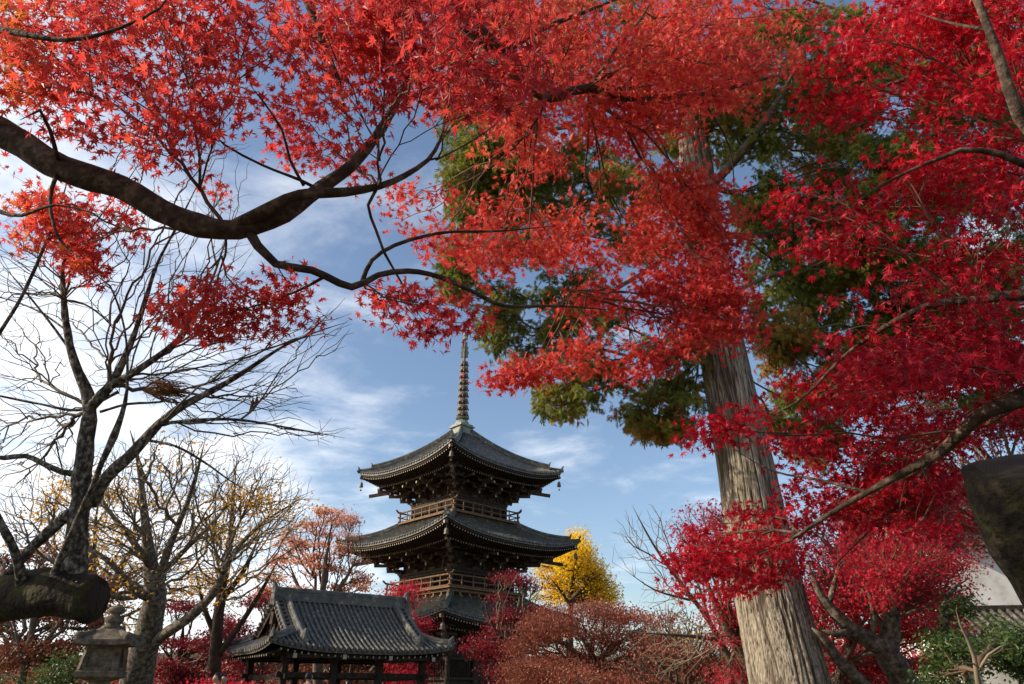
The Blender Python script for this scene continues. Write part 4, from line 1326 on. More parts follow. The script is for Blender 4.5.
pA = [
 ([(-20, -20), (255, -20), (262, 40), (242, 70), (248, 105), (225, 125), (192, 146), (150, 176), (120, 150), (60, 140), (0, 105), (-20, 100)], 2.7, 4.2, 1.25, [(205, 20, 12, 14)]),
 ([(-20, -20), (180, -20), (200, 60), (120, 100), (20, 90), (-20, 90)], 3.4, 4.6, .9, []),
 ([(0, 150), (60, 168), (120, 190), (138, 215), (158, 262), (148, 270), (118, 250), (104, 255), (92, 290), (74, 282), (58, 235), (30, 240), (0, 250)], 3.95, 4.8, 1.1, [(25, 190, 22, 14), (110, 235, 12, 10), (20, 228, 18, 10)]),
 ([(80, 200), (104, 250), (88, 292), (74, 280), (62, 232)], 3.9, 4.3, 1.2, []),
 ([(280, -20), (430, -20), (470, 40), (520, 105), (490, 130), (440, 110), (412, 95), (392, 112), (370, 140), (335, 160), (300, 150), (288, 120), (296, 80), (270, 55), (268, 20)], 3.0, 4.4, 1.2, []),
 ([(385, -20), (470, -20), (540, 60), (545, 95), (500, 115), (450, 90), (400, 80)], 2.3, 3.2, 1.2, []),
 ([(245, 60), (295, 70), (300, 130), (335, 165), (320, 180), (290, 160), (255, 130), (240, 100)], 4.2, 5.2, .75, [(262, 120, 12, 18)]),
 ([(335, 140), (375, 140), (372, 182), (340, 184)], 4.2, 4.8, .8, []),
 ([(192, 186), (215, 178), (240, 190), (232, 204), (200, 198)], 4.4, 5, .7, []),
 ([(146, 308), (170, 298), (196, 280), (215, 277), (240, 284), (262, 276), (295, 276), (318, 292), (340, 322), (325, 336), (300, 328), (286, 340), (280, 356), (262, 336), (246, 322), (225, 345), (214, 362), (203, 345), (182, 326)], 3.7, 4.3, 1.6, [(272, 318, 12, 10), (240, 300, 6, 6)]),
 ([(262, 276), (285, 272), (296, 290), (275, 296)], 3.8, 4.1, 1.0, []),
 ([(360, 300), (385, 284), (400, 282), (430, 290), (460, 300), (490, 312), (492, 330), (460, 336), (436, 338), (424, 350), (412, 354), (398, 334), (380, 326), (365, 316)], 3.9, 4.6, 1.3, [(410, 318, 10, 6)]),
 ([(345, 15), (400, 0), (430, 60), (400, 95), (370, 80)], 3.0, 3.8, 1.0, []),
]
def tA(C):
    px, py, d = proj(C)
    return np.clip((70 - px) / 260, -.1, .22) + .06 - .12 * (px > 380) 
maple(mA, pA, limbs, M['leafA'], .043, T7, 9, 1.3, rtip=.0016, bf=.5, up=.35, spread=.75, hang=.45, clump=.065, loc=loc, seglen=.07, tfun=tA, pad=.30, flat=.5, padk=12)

# ================================================================== vermilion maple overhead
loc = np.array([-2.6, -2.4, 0])
mB = thing('maple_tree', 'vermilion maple spreading fine-leaved branches across the top centre', 'tree', loc)
lb = MB(); limbs = []
B_ = [
 [(330, -150, 3.6, .13), (400, -50, 4.4, .10), (455, 10, 4.9, .075), (500, 55, 5.2, .062), (528, 84, 5.3, .055), (545, 102, 5.35, .052)],
 [(541, 98, 5.35, .050), (560, 96, 5.4, .040), (588, 88, 5.5, .036), (625, 98, 5.7, .030), (660, 97, 5.9, .027), (700, 95, 6.1, .023), (745, 84, 6.4, .018), (800, 70, 6.8, .012)],
 [(588, 88, 5.5, .022), (605, 66, 5.6, .018), (618, 45, 5.7, .014), (640, 20, 5.8, .010), (660, -15, 6, .006)],
 [(500, 55, 5.2, .03), (540, 30, 5.4, .022), (590, 10, 5.6, .015), (640, -10, 5.8, .01)],
 [(545, 102, 5.35, .010), (530, 130, 5.5, .008), (500, 160, 5.7, .006), (460, 185, 5.9, .005), (410, 205, 6.0, .003)],
 [(588, 88, 5.5, .009), (596, 140, 6.2, .008), (600, 190, 6.6, .007), (585, 240, 6.6, .006), (560, 300, 6.4, .004)],
 [(640, 98, 5.8, .010), (665, 150, 6.6, .009), (690, 215, 7.0, .008), (700, 280, 6.9, .006), (660, 350, 6.6, .004)],
 [(570, 290, 6.0, .008), (548, 335, 6.1, .006), (530, 362, 6.1, .004), (490, 378, 6.1, .003)],
 [(700, 95, 6.1, .010), (730, 150, 6.8, .008), (735, 220, 7.0, .005)],
]
for sd, L in enumerate(B_):
    p_, r_ = PX(L)
    if sd == 0:
        p_ = [np.array([-2.6, -2.4, -.1]), np.array([-2.5, -2.2, 1.8]), np.array([-2.2, -.9, 4.0])] + p_; r_ = [.3, .22, .17] + r_
    q2, r2 = limb_tube(lb, p_, r_, n=12 if sd == 0 else 8, step=.1, rough=.06, seed=sd * 1.7)
    if sd == 0: q2, r2 = q2[-12:], r2[-12:]
    limbs.append((q2[::2], r2[::2], .2 * sd))
lb.build('trunk', M['barkdark'], mB, smooth=True, shift=loc)
pB = [
 ([(430, -20), (840, -20), (815, 60), (775, 90), (790, 110), (760, 132), (722, 105), (702, 140), (690, 166), (622, 150), (566, 140), (530, 150), (480, 120), (455, 80)], 5.0, 7.5, 1.6, [(705, 35, 14, 10), (655, 155, 18, 10), (760, 20, 14, 8), (590, 60, 10, 8)]),
 ([(500, -20), (840, -20), (800, 80), (700, 110), (560, 90)], 6.5, 8.5, .7, []),
 ([(376, 202), (400, 186), (440, 170), (470, 160), (500, 140), (520, 152), (560, 140), (640, 146), (700, 180), (722, 230), (700, 262), (650, 250), (610, 262), (572, 275), (530, 256), (500, 276), (485, 286), (450, 272), (430, 252), (400, 238)], 5.2, 7.0, 1.0, [(478, 182, 34, 24), (545, 192, 34, 24), (604, 238, 22, 13), (516, 228, 18, 12), (575, 160, 20, 12), (640, 200, 14, 10)]),
 ([(410, 222), (450, 236), (500, 240), (505, 275), (486, 288), (470, 280), (430, 262)], 5.0, 6.0, 1.2, []),
 ([(474, 380), (498, 366), (520, 360), (545, 336), (566, 338), (600, 322), (640, 330), (650, 350), (615, 360), (625, 375), (600, 380), (580, 372), (545, 376), (520, 390), (505, 394), (495, 386)], 5.8, 6.5, 1.5, []),
 ([(540, 300), (570, 288), (620, 275), (660, 262), (720, 240), (745, 270), (700, 300), (640, 310), (600, 322), (560, 320)], 5.6, 6.8, 1.4, []),
 ([(640, 160), (700, 170), (742, 200), (750, 300), (756, 350), (722, 352), (700, 340), (660, 372), (628, 392), (612, 376), (650, 345), (690, 320), (700, 260), (660, 200)], 5.6, 6.8, 2.1, [(728, 200, 8, 14)]),
 ([(596, 252), (650, 235), (700, 250), (740, 310), (700, 345), (640, 375), (610, 340)], 5.8, 7.0, 1.1, []),
 ([(340, 20), (440, 0), (500, 100), (450, 130), (400, 95)], 5.4, 6.4, .7, []),
]
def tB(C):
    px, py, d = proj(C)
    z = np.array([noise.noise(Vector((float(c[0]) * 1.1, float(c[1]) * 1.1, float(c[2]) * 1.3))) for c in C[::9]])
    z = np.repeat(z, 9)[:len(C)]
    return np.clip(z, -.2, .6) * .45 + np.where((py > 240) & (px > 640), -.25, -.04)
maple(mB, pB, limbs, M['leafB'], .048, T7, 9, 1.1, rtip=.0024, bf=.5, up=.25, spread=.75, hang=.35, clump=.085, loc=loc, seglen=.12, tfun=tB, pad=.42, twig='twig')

# ================================================================== crimson maple on the right
loc = np.array([5.2, 3.2, 0])
mC = thing('maple_tree', 'deep crimson maple arching in from the right edge over the cypress trunk', 'tree', loc)
lb = MB(); limbs = []
C_ = [
 [(1190, 330, 4.1, .15), (1120, 352, 4.1, .11), (1024, 397, 4.2, .055), (985, 412, 4.3, .044), (962, 432, 4.4, .038), (938, 454, 4.5, .032), (905, 472, 4.6, .027), (868, 492, 4.7, .021), (828, 515, 4.8, .016), (790, 540, 4.9, .011), (752, 558, 5.0, .007)],
 [(1190, 200, 3.6, .11), (1090, 160, 3.6, .065), (1032, 132, 3.6, .036), (1012, 98, 3.6, .030), (1000, 60, 3.65, .026), (985, 20, 3.7, .021), (970, -15, 3.8, .018), (940, -60, 3.9, .012)],
 [(990, 30, 3.68, .010), (965, 26, 3.8, .008), (940, 20, 4.0, .006), (915, 12, 4.2, .004)],
 [(1190, 200, 4.4, .1), (1100, 180, 4.6, .06), (1024, 164, 4.3, .024), (1000, 154, 4.25, .020), (960, 150, 4.25, .016), (930, 162, 4.3, .012), (895, 178, 4.35, .009), (860, 200, 4.4, .006), (832, 226, 4.5, .004)],
 [(1190, 330, 4.1, .1), (1100, 300, 4.0, .06), (1024, 295, 4.0, .035), (975, 300, 4.1, .028), (930, 305, 4.2, .022), (880, 330, 4.3, .016), (840, 360, 4.4, .011), (800, 400, 4.5, .007), (740, 430, 4.6, .004)],
 [(1190, 200, 4.4, .1), (1110, 60, 4.8, .06), (1020, -20, 5.2, .04), (940, 60, 5.6, .024), (870, 90, 5.8, .016), (800, 95, 6.0, .008)],
 [(938, 454, 4.5, .014), (900, 500, 5.2, .012), (860, 540, 5.6, .008), (830, 570, 5.8, .005)],
 [(868, 492, 4.7, .012), (820, 480, 5.0, .01), (770, 470, 5.2, .007), (720, 440, 5.3, .004)],
 [(800, 533, 4.9, .010), (760, 530, 5.2, .008), (700, 540, 5.4, .004)],
]
for sd, L in enumerate(C_):
    p_, r_ = PX(L)
    if sd == 0:
        p_ = [np.array([5.2, 3.2, -.1]), np.array([5.0, 3.2, 1.2])] + p_; r_ = [.32, .22] + r_
    if sd == 1:
        p_ = [np.array([5.05, 3.2, 1.0]), np.array([4.9, 3.2, 2.4])] + p_; r_ = [.22, .18] + r_
    q2, r2 = limb_tube(lb, p_, r_, n=10, step=.09, rough=.06, seed=sd * 1.9)
    keep = r2 < .08
    if sd not in (1, 2): limbs.append((q2[keep][::2], r2[keep][::2], .2 * sd))
lb.build('trunk', M['barkdark'], mC, smooth=True, shift=loc)
pC = [
 ([(775, 92), (800, 60), (860, 10), (900, -20), (1044, -20), (1044, 130), (985, 128), (920, 150), (905, 118), (860, 122), (850, 80), (825, 110), (790, 115)], 4.6, 6.2, 1.25, [(878, 72, 26, 16), (985, 118, 22, 12), (930, 110, 20, 10)]),
 ([(905, -20), (1044, -20), (1044, 110), (960, 110), (920, 70)], 4.2, 5.4, .7, []),
 ([(778, 95), (830, 50), (880, 85), (900, 125), (850, 130), (812, 125)], 5.2, 6.2, 1.0, []),
 ([(768, 196), (790, 170), (850, 168), (880, 150), (940, 130), (1044, 125), (1044, 230), (990, 225), (950, 235), (905, 235), (880, 258), (840, 262), (812, 276), (790, 250), (770, 225)], 4.3, 5.8, 1.25, [(862, 160, 30, 14), (975, 215, 22, 12), (915, 225, 20, 10), (805, 240, 10, 8)]),
 ([(1044, 235), (985, 228), (930, 245), (880, 275), (835, 308), (805, 348), (770, 380), (760, 398), (735, 408), (700, 428), (684, 452), (720, 440), (770, 430), (810, 448), (860, 455), (905, 432), (900, 400), (930, 392), (1044, 420)], 3.7, 5.2, 1.5, [(915, 392, 20, 14), (975, 392, 22, 11), (800, 345, 16, 12), (768, 398, 10, 8)]),
 ([(1044, 250), (940, 262), (870, 310), (840, 370), (900, 380), (1044, 380)], 3.2, 4.0, .6, []),
 ([(700, 415), (760, 400), (775, 425), (730, 440), (688, 456), (684, 446)], 4.4, 5.0, 1.6, []),
 ([(760, 420), (860, 440), (940, 425), (1044, 430), (1044, 455), (965, 462), (962, 520), (930, 555), (890, 545), (850, 520), (820, 545), (790, 570), (745, 592), (720, 588), (700, 606), (676, 588), (666, 556), (690, 552), (700, 520), (730, 526), (770, 512), (790, 480), (765, 450)], 4.6, 6.2, 1.2, [(890, 420, 30, 14), (815, 470, 12, 12)]),
 ([(664, 548), (700, 540), (760, 545), (800, 560), (760, 590), (725, 600), (700, 612), (672, 590)], 4.9, 5.6, 1.2, []),
 ([(664, 545), (690, 505), (740, 498), (800, 515), (800, 575), (740, 600), (690, 606)], 5.0, 6.4, 1.0, [(705, 515, 8, 8)]),
 ([(790, 440), (900, 450), (960, 470), (950, 540), (880, 560), (820, 520)], 6.0, 7.2, 1.0, []),
 ([(860, 370), (960, 350), (1044, 370), (1044, 440), (900, 440)], 6.0, 7.5, .8, []),
]
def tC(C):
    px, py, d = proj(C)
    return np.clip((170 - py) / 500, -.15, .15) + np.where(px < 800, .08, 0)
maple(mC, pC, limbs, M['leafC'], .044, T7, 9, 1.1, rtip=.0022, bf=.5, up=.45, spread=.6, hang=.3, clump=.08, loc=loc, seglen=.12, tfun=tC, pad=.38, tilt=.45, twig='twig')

# ================================================================== pruned mossy trunk at the right edge
loc = P(1120, 660, 3.1); base = np.array([loc[0] + .15, loc[1] - .1, 0])
st = thing('pruned_trunk', 'thick mossy sawn-off trunk leaning in at the right edge', 'tree trunk', base)
lb = MB()
a = P(1020, 510, 3.0); c_ = P(1062, 560, 3.05)
pts = [base + (0, 0, -.1), base + (-.02, 0, .35), P(1108, 628, 3.1), P(1074, 575, 3.05), P(1048, 530, 3.0), P(1030, 498, 3.0), P(1022, 482, 3.0), P(1019, 472, 3.0), P(1018, 467, 3.0)]
q2, r2 = limb_tube(lb, pts, [.36, .30, .26, .245, .242, .238, .232, .226, .20], n=36, step=.03, rough=.08, seed=4)
cut_face(st, base, pts[-1], pts[-1] - pts[-3], .197, 4)
lb.build('trunk', M['mossbark'], st, smooth=True, shift=base)

# ================================================================== more trees
def PG(px, d, z=0.0):
    v = ((z - CAMZ) / d - sin(PITCH)) / cos(PITCH)
    return P(px, H / 2 - v * FPX, d)
def bgtree(label, limbs_px, polys, leafm, size, T, k, cover=1.0, rtip=.006, bark='barkpale', twig='barkpale', bf=.6, up=.5, spread=.7, hang=.2, clump=.15, name='tree', cat='tree', group=None, nbare=None, jit=.14, seglen=.25, pad=.6, step=.25, n=8, tilt=.2, flat=.4, bare_polys=None, expo=2.7, sides=(3, 5), tfun=None, rough=.05, padk=22, pflat=.18):
    base = PG(limbs_px[0][0][0], limbs_px[0][0][2])
    loc = np.array([base[0], base[1], 0.0])
    t = thing(name, label, cat, loc, 0, group)
    lb = MB(); limbs = []
    for sd, L in enumerate(limbs_px):
        p_, r_ = PX(L)
        if sd == 0:
            p_ = [base - (0, 0, .1)] + p_; r_ = [r_[0] * 1.35] + r_
        q2, r2 = limb_tube(lb, p_, r_, n=n, step=step, rough=rough, seed=sd * 2.1 + loc[0])
        h0 = 0 if sd else 0
        limbs.append((q2, r2, .3 * sd))
    lb.build('trunk', M[bark], t, smooth=True, shift=loc)
    tips = []; bare = []
    for i, (poly, a, c, cov, holes) in enumerate(polys):
        nl = nleaf(poly, cov * cover, size, (a + c) / 2)
        tips.append(crown(poly, a, c, max(4, nl // k), pad=pad, holes=holes, rngseed=i * 1.7 + loc[0], tilt=tilt, padk=padk, flat=pflat))
    for i, (poly, a, c, nn) in enumerate(bare_polys or []):
        bare.append(crown(poly, a, c, nn, pad=pad, npad=max(4, nn // 3), rngseed=i * 2.7 + loc[1], tilt=tilt, flat=1.5))
    lt = np.concatenate(tips) if tips else np.zeros((0, 3))
    bt = np.concatenate(bare) if bare else np.zeros((0, 3))
    allt = np.vstack([lt, bt])
    # a twig network for at most 3000 tips; the leaves use them all
    if len(allt) > 3000: net = np.vstack([lt[RG.permutation(len(lt))[:max(0, 3000 - len(bt))]], bt])
    else: net = allt
    tw = grow(limbs, net, bf=bf, rtip=rtip, jit=jit, seglen=seglen, expo=expo, sides=sides)
    tw.build('twig_network', M[twig], t, smooth=True, shift=loc)
    if len(lt):
        mb = MB(); leafy(mb, lt, k, clump, size, T, up, spread, hang, tfun, flat=flat)
        mb.build('crown', leafm, t, shift=loc)
    return t

M['moss'] = leaf_mat('moss', [(.02, .022, .004), (.05, .055, .01), (.10, .10, .02)], trans=.2, tgain=1)
# ---- near bare cherry: mossy horizontal limb with upright shoots
base = np.array([-5.0, 3.4, 0])
ch = thing('cherry_tree', 'bare cherry tree with mossy sawn-off limb and lichen-grey upright stems at the left', 'tree', base)
lb = MB()
mo = [base + (0, 0, -.1), base + (.05, 0, .8), P(-190, 640, 4.1), P(-90, 622, 4.05), P(-20, 603, 4.0), P(30, 595, 3.95), P(66, 596, 3.9), P(86, 599, 3.88), P(93, 600, 3.87), P(95, 600, 3.87)]
q2, r2 = limb_tube(lb, mo, [.30, .26, .19, .165, .145, .136, .130, .126, .116, .095], n=28, step=.03, rough=.11, seed=7)
mb = MB()
sel = RG.integers(10, len(q2) - 2, 5000); aa = RG.normal(size=5000) * .75
pm = q2[sel] + (r2[sel] * 1.0)[:, None] * np.stack([0 * aa, -np.sin(aa), np.cos(aa)], 1)
keep = np.array([noise.noise(Vector((p[0] * 7, p[1] * 7, p[2] * 7))) > -.02 for p in pm])
add_leaves(mb, pm[keep], .011, T3, .6, .8, -.2)
mb.build('moss', M['moss'], ch, shift=base)
cut_face(ch, base, mo[-1], mo[-1] - mo[-3], .088, 2)
lb.build('mossy_limb', M['mossbark'], ch, smooth=True, shift=base)
lb = MB(); limbs = []
K_ = [
 [(74, 585, 3.95, .098), (74, 560, 4.0, .082), (78, 525, 4.0, .068), (82, 480, 4.05, .062), (86, 440, 4.1, .054), (90, 412, 4.15, .050), (88, 394, 4.2, .044), (78, 372, 4.2, .033), (70, 345, 4.25, .028), (65, 315, 4.3, .024), (63, 285, 4.35, .018), (64, 262, 4.4, .013), (82, 240, 4.5, .009), (102, 214, 4.6, .006), (128, 180, 4.7, .004), (160, 130, 4.8, .003)],
 [(90, 408, 4.15, .040), (108, 388, 4.2, .036), (120, 368, 4.25, .028), (134, 335, 4.35, .022), (146, 298, 4.45, .018), (158, 262, 4.55, .013), (176, 228, 4.65, .009), (190, 200, 4.75, .006), (205, 170, 4.85, .003)],
 [(110, 386, 4.2, .028), (128, 376, 4.2, .027), (150, 362, 4.25, .024), (180, 338, 4.3, .020), (196, 312, 4.4, .015), (212, 280, 4.5, .010), (226, 240, 4.6, .006), (240, 205, 4.7, .003)],
 [(92, 505, 4.02, .048), (100, 486, 4.02, .045), (114, 470, 4.02, .043), (128, 458, 4.02, .041), (146, 438, 4.05, .036), (166, 418, 4.1, .031), (186, 404, 4.15, .028), (210, 392, 4.2, .025), (236, 377, 4.3, .021), (262, 360, 4.35, .016), (284, 346, 4.45, .011), (306, 336, 4.5, .008), (328, 328, 4.6, .005), (348, 322, 4.65, .003)],
 [(158, 424, 4.08, .014), (200, 420, 4.1, .013), (240, 420, 4.2, .010), (290, 428, 4.3, .007), (345, 438, 4.4, .003)],
 [(52, 580, 3.9, .034), (60, 560, 3.85, .026), (76, 524, 3.8, .022), (90, 492, 3.75, .019), (102, 462, 3.7, .018), (114, 436, 3.7, .026), (122, 414, 3.7, .018), (127, 390, 3.7, .010), (127, 350, 3.7, .008), (122, 318, 3.7, .007), (110, 286, 3.7, .006), (96, 275, 3.7, .005)],
 [(72, 515, 4.0, .044), (62, 520, 4.0, .042), (44, 536, 4.0, .038), (26, 554, 4.0, .036), (10, 572, 4.0, .034), (-10, 590, 4.0, .04)],
 [(22, 592, 3.9, .040), (20, 570, 3.85, .034), (12, 545, 3.8, .028), (-4, 515, 3.75, .026), (-22, 470, 3.7, .024)],
 [(76, 474, 4.05, .024), (62, 472, 4.05, .022), (48, 466, 4.05, .019), (26, 456, 4.1, .018), (4, 458, 4.1, .018), (-20, 455, 4.15, .017)],
 [(-20, 468, 3.7, .024), (-32, 415, 3.85, .018), (-20, 362, 4.0, .016), (0, 332, 4.05, .014), (22, 296, 4.1, .013), (42, 252, 4.2, .011), (58, 212, 4.3, .008), (72, 165, 4.4, .004)],
 [(70, 350, 4.25, .010), (48, 320, 4.3, .009), (20, 285, 4.3, .006), (0, 262, 4.3, .004)],
 [(64, 300, 4.3, .010), (84, 304, 4.3, .008), (104, 318, 4.3, .006), (122, 340, 4.3, .004)],
 [(118, 392, 4.2, .012), (80, 410, 4.2, .011), (40, 404, 4.2, .009), (0, 396, 4.2, .008), (-20, 392, 4.2, .006)],
 [(66, 330, 4.3, .008), (40, 312, 4.4, .007), (10, 300, 4.5, .006), (-10, 296, 4.5, .005)],
 [(100, 412, 4.15, .012), (128, 404, 4.2, .010), (160, 402, 4.3, .008), (190, 395, 4.3, .005)],
 [(146, 440, 4.05, .012), (175, 446, 4.0, .010), (204, 462, 4.0, .008), (232, 482, 4.0, .005), (260, 498, 4.0, .003)],
]
for sd, L in enumerate(K_):
    p_, r_ = PX(L); r_ = [v * .82 for v in r_]
    q3, r3 = limb_tube(lb, p_, r_, n=12 if sd < 4 else 8, step=.05, rough=.09, seed=sd * 1.3)
    limbs.append((q3[::2], r3[::2], .05 * sd))
lb.build('stem', M['barkgrey'], ch, smooth=True, shift=base)
bare = []
for poly, a, c, n in [
 ([(-20, 230), (60, 190), (130, 200), (220, 180), (260, 220), (250, 300), (300, 300), (345, 290), (362, 340), (290, 370), (355, 425), (366, 456), (280, 445), (200, 430), (140, 400), (60, 420), (-20, 420)], 4.0, 5.2, 1500),
 ([(-20, 400), (80, 400), (90, 480), (60, 560), (-20, 560)], 3.9, 5.0, 420),
 ([(120, 380), (200, 330), (260, 340), (300, 400), (340, 440), (260, 450), (180, 440)], 4.0, 5.0, 330),
 ([(100, 120), (200, 110), (260, 130), (250, 230), (180, 260)], 4.5, 5.2, 110)]:
    bare.append(crown(poly, a, c, n, pad=.25, npad=n // 2, rngseed=a, tilt=0, flat=1.5))
tw = grow(limbs, np.concatenate(bare), bf=.55, rtip=.0017, jit=.12, seglen=.06, expo=2.8, sides=(3, 5), relax=7)
tw.build('twig_network', M['barkpale'], ch, smooth=True, shift=base)
# cut bundle of dead twigs and leaves caught on a branch
M['deadleaf'] = noise_mat('dead_leaf', [(.10, .045, .02), (.32, .15, .06)], scale=30, bump=0)
nb = P(166, 392, 4.15)
b = MB()
for i in range(220):
    a = RG.normal(size=3) * (.035, .04, .018); dr = np.array([RG.choice([-1, 1]) * RG.uniform(.04, .11), RG.normal() * .03, -RG.uniform(0, .035)])
    p0 = nb + a + (0, 0, .02)
    b.tube([p0, p0 + dr * .5 + (0, 0, .012), p0 + dr], [.003, .0025, .001], 3, cap=False)
nb_o = b.build('dead_twig_clump', M['deadleaf'], None, shift=nb); nb_o.location = tuple(nb)
tag(nb_o, 'brown clump of dead twigs caught on a bare cherry branch', 'twig clump')
for px_s, py_s in ((253, 398), (257, 396)):
    p0 = P(px_s, py_s, 4.3); b = MB()
    b.tube([(0, 0, .03), (0, 0, 0)], [.0015, .0015], 4)
    b.tube([(0, 0, 0), (.004, 0, -.03), (.0, 0, -.07), (-.01, 0, -.105)], [.003, .011, .009, .002], 7)
    o = b.build('seed_pod', M['barkred'], smooth=True); o.location = tuple(p0)
    tag(o, 'dry brown pod hanging from a bare twig', 'seed pod', 'dry pods on the bare cherry')

# ---- big zelkova behind the lantern
bgtree('broad bare tree with fanning grey limbs and a few golden leaves behind the lantern', [
 [(133, 700, 17, 0.424), (140, 665, 17, 0.355), (150, 625, 17, 0.301), (155, 592, 17, 0.260), (150, 560, 17.2, 0.155), (146, 530, 17.5, 0.115), (143, 500, 17.8, 0.086), (138, 460, 18, 0.052), (130, 430, 18, 0.029)],
 [(148, 652, 17, 0.150), (162, 636, 16.8, 0.138), (186, 620, 16.5, 0.121), (205, 603, 16.4, 0.104), (218, 586, 16.3, 0.092), (226, 566, 16.2, 0.075), (240, 545, 16.2, 0.058), (264, 522, 16.2, 0.040), (298, 500, 16.2, 0.023)],
 [(156, 588, 17, 0.126), (164, 562, 17, 0.104), (174, 535, 17, 0.081), (186, 506, 17, 0.063), (196, 476, 17, 0.046), (205, 440, 17, 0.023)],
 [(154, 600, 17, 0.115), (134, 590, 16.5, 0.092), (116, 568, 16, 0.069), (95, 552, 16, 0.052), (66, 540, 16, 0.029)],
 [(150, 565, 17, 0.092), (128, 535, 17, 0.069), (105, 505, 17.5, 0.046), (90, 470, 18, 0.029)],
 [(160, 575, 17, 0.081), (190, 545, 17.5, 0.058), (222, 512, 18, 0.040), (244, 470, 18, 0.023)],
 [(135, 597, 16.5, 0.069), (120, 598, 15.5, 0.058), (100, 592, 15, 0.046)],
 [(222, 575, 16.3, 0.046), (232, 540, 16.4, 0.034), (250, 500, 16.5, 0.023), (270, 460, 16.6, 0.018)],
 ], [([(60, 450), (150, 430), (250, 440), (300, 490), (280, 540), (200, 560), (120, 590), (60, 570)], 15, 19, .07, []), ([(230, 480), (300, 475), (318, 500), (260, 545), (225, 530)], 15.5, 17, .26, []), ([(60, 480), (130, 470), (150, 560), (130, 600), (60, 560)], 15.5, 19, .18, [])],
 M['leafG'], .055, T3, 3, bare_polys=[([(50, 480), (90, 440), (150, 425), (210, 425), (265, 440), (318, 480), (320, 520), (270, 560), (220, 580), (130, 590), (60, 580)], 14.5, 19.5, 1900)], rtip=.0048, bark='barkbrown', twig='barkpale', name='bare_tree', clump=.3, n=14, jit=.16, seglen=.3, bf=.38, expo=2.6)
bgtree('slender dark-trunked bare tree between the broad bare tree and the pavilion', [
 [(213, 690, 25, .26), (215, 660, 25, .22), (218, 620, 25, .20), (222, 590, 25, .16), (228, 560, 25, .12), (232, 520, 25, .07), (236, 470, 25, .04)],
 [(217, 640, 25, .12), (205, 610, 25, .09), (196, 575, 25, .06)],
 [(218, 655, 25, .14), (240, 625, 25, .10), (262, 590, 25, .07), (278, 560, 25, .04)],
 [(222, 600, 25, .11), (244, 570, 25, .09), (262, 530, 25, .05)]],
 [([(180, 500), (300, 490), (290, 570), (250, 610), (190, 600)], 23, 27, .10, [])], M['leafG'], .07, T3, 3,
 bare_polys=[([(180, 480), (240, 450), (300, 480), (318, 540), (290, 590), (250, 620), (190, 610)], 23, 27, 700)], rtip=.009, bark='wooddark', twig='barkpale', name='bare_tree', clump=.3, bf=.5, seglen=.4)
bgtree('rust-brown leafy tree with pale leaning trunk at the far left', [
 [(18, 700, 24, .16), (26, 660, 24, .12), (32, 630, 24, .10), (36, 600, 24, .08), (50, 570, 24, .05)],
 [(24, 665, 24, .07), (18, 640, 24, .06), (10, 610, 24, .04)]],
 [([(-20, 560), (60, 540), (130, 580), (120, 640), (70, 655), (-20, 665)], 24, 30, 1.1, [(78, 632, 12, 10), (60, 640, 8, 6)]), ([(-20, 600), (60, 640), (110, 650), (100, 672), (-20, 672)], 24, 28, 1.4, [])], M['leafR'], .09, T3, 8, rtip=.012, clump=.35, name='tree')
bgtree('golden leafed bare-limbed tree rising behind the broad bare tree', [
 [(96, 700, 32, .4), (98, 640, 32, .35), (92, 580, 32, .25), (86, 530, 32, .12), (80, 490, 32, .06)],
 [(96, 620, 32, .2), (120, 570, 32, .14), (150, 520, 32, .06)], [(94, 600, 32, .2), (60, 560, 32, .12), (30, 520, 32, .06)]],
 [([(10, 520), (60, 480), (170, 470), (230, 500), (220, 600), (120, 640), (10, 600)], 30, 35, .32, [])], M['leafG'], .10, T3, 5,
 bare_polys=[([(0, 480), (80, 450), (200, 450), (240, 520), (200, 600), (60, 610), (0, 560)], 30, 35, 900)], rtip=.013, clump=.5, seglen=.5, name='tree', bf=.4)
# ---- orange tree left of the pagoda
bgtree('pale orange tree with upswept branches left of the pagoda', [
 [(318, 690, 44, .35), (318, 640, 44, .3), (322, 600, 44, .22), (326, 560, 44, .12), (332, 520, 44, .06)],
 [(319, 625, 44, .2), (300, 590, 44, .12), (288, 560, 44, .06)], [(320, 612, 44, .2), (345, 580, 44, .12), (360, 550, 44, .05)]],
 [([(246, 612), (262, 565), (285, 530), (320, 506), (350, 502), (364, 530), (352, 548), (374, 572), (362, 600), (330, 612)], 42, 46, .95, [])], M['leafO'], .10, T3, 7,
 bare_polys=[([(255, 600), (275, 540), (320, 500), (355, 500), (375, 570), (365, 600)], 42, 46, 260)], rtip=.011, clump=.28, twig='barkred', name='tree', seglen=.5, bf=.6, up=.3, tilt=-.3)
# ---- ginkgo
bgtree('bright yellow ginkgo tree right of the pagoda', [
 [(570, 690, 74, .5), (570, 640, 74, .4), (571, 600, 74, .28), (573, 570, 74, .16), (576, 545, 74, .06)],
 [(571, 606, 73, .2), (560, 590, 72.5, .12), (548, 575, 72, .05)], [(571, 600, 73, .2), (586, 584, 72.5, .12), (600, 574, 72, .05)], [(572, 580, 73, .2), (564, 562, 72.5, .1)]],
 [([(531, 600), (536, 572), (534, 562), (552, 556), (560, 540), (572, 528), (582, 530), (590, 546), (596, 556), (603, 568), (612, 582), (622, 597), (612, 606)], 70, 77, 3.0, [(548, 582, 3, 2)]),
  ([(555, 560), (572, 528), (584, 532), (594, 556), (600, 600), (560, 600)], 70, 75, 1.3, [])], M['leafY'], .15, T3, 12, rtip=.03, clump=.45, bark='barkdark', twig='barkdark', name='ginkgo_tree', up=.2, flat=1, tilt=.7, pad=.9, padk=14, pflat=.6)
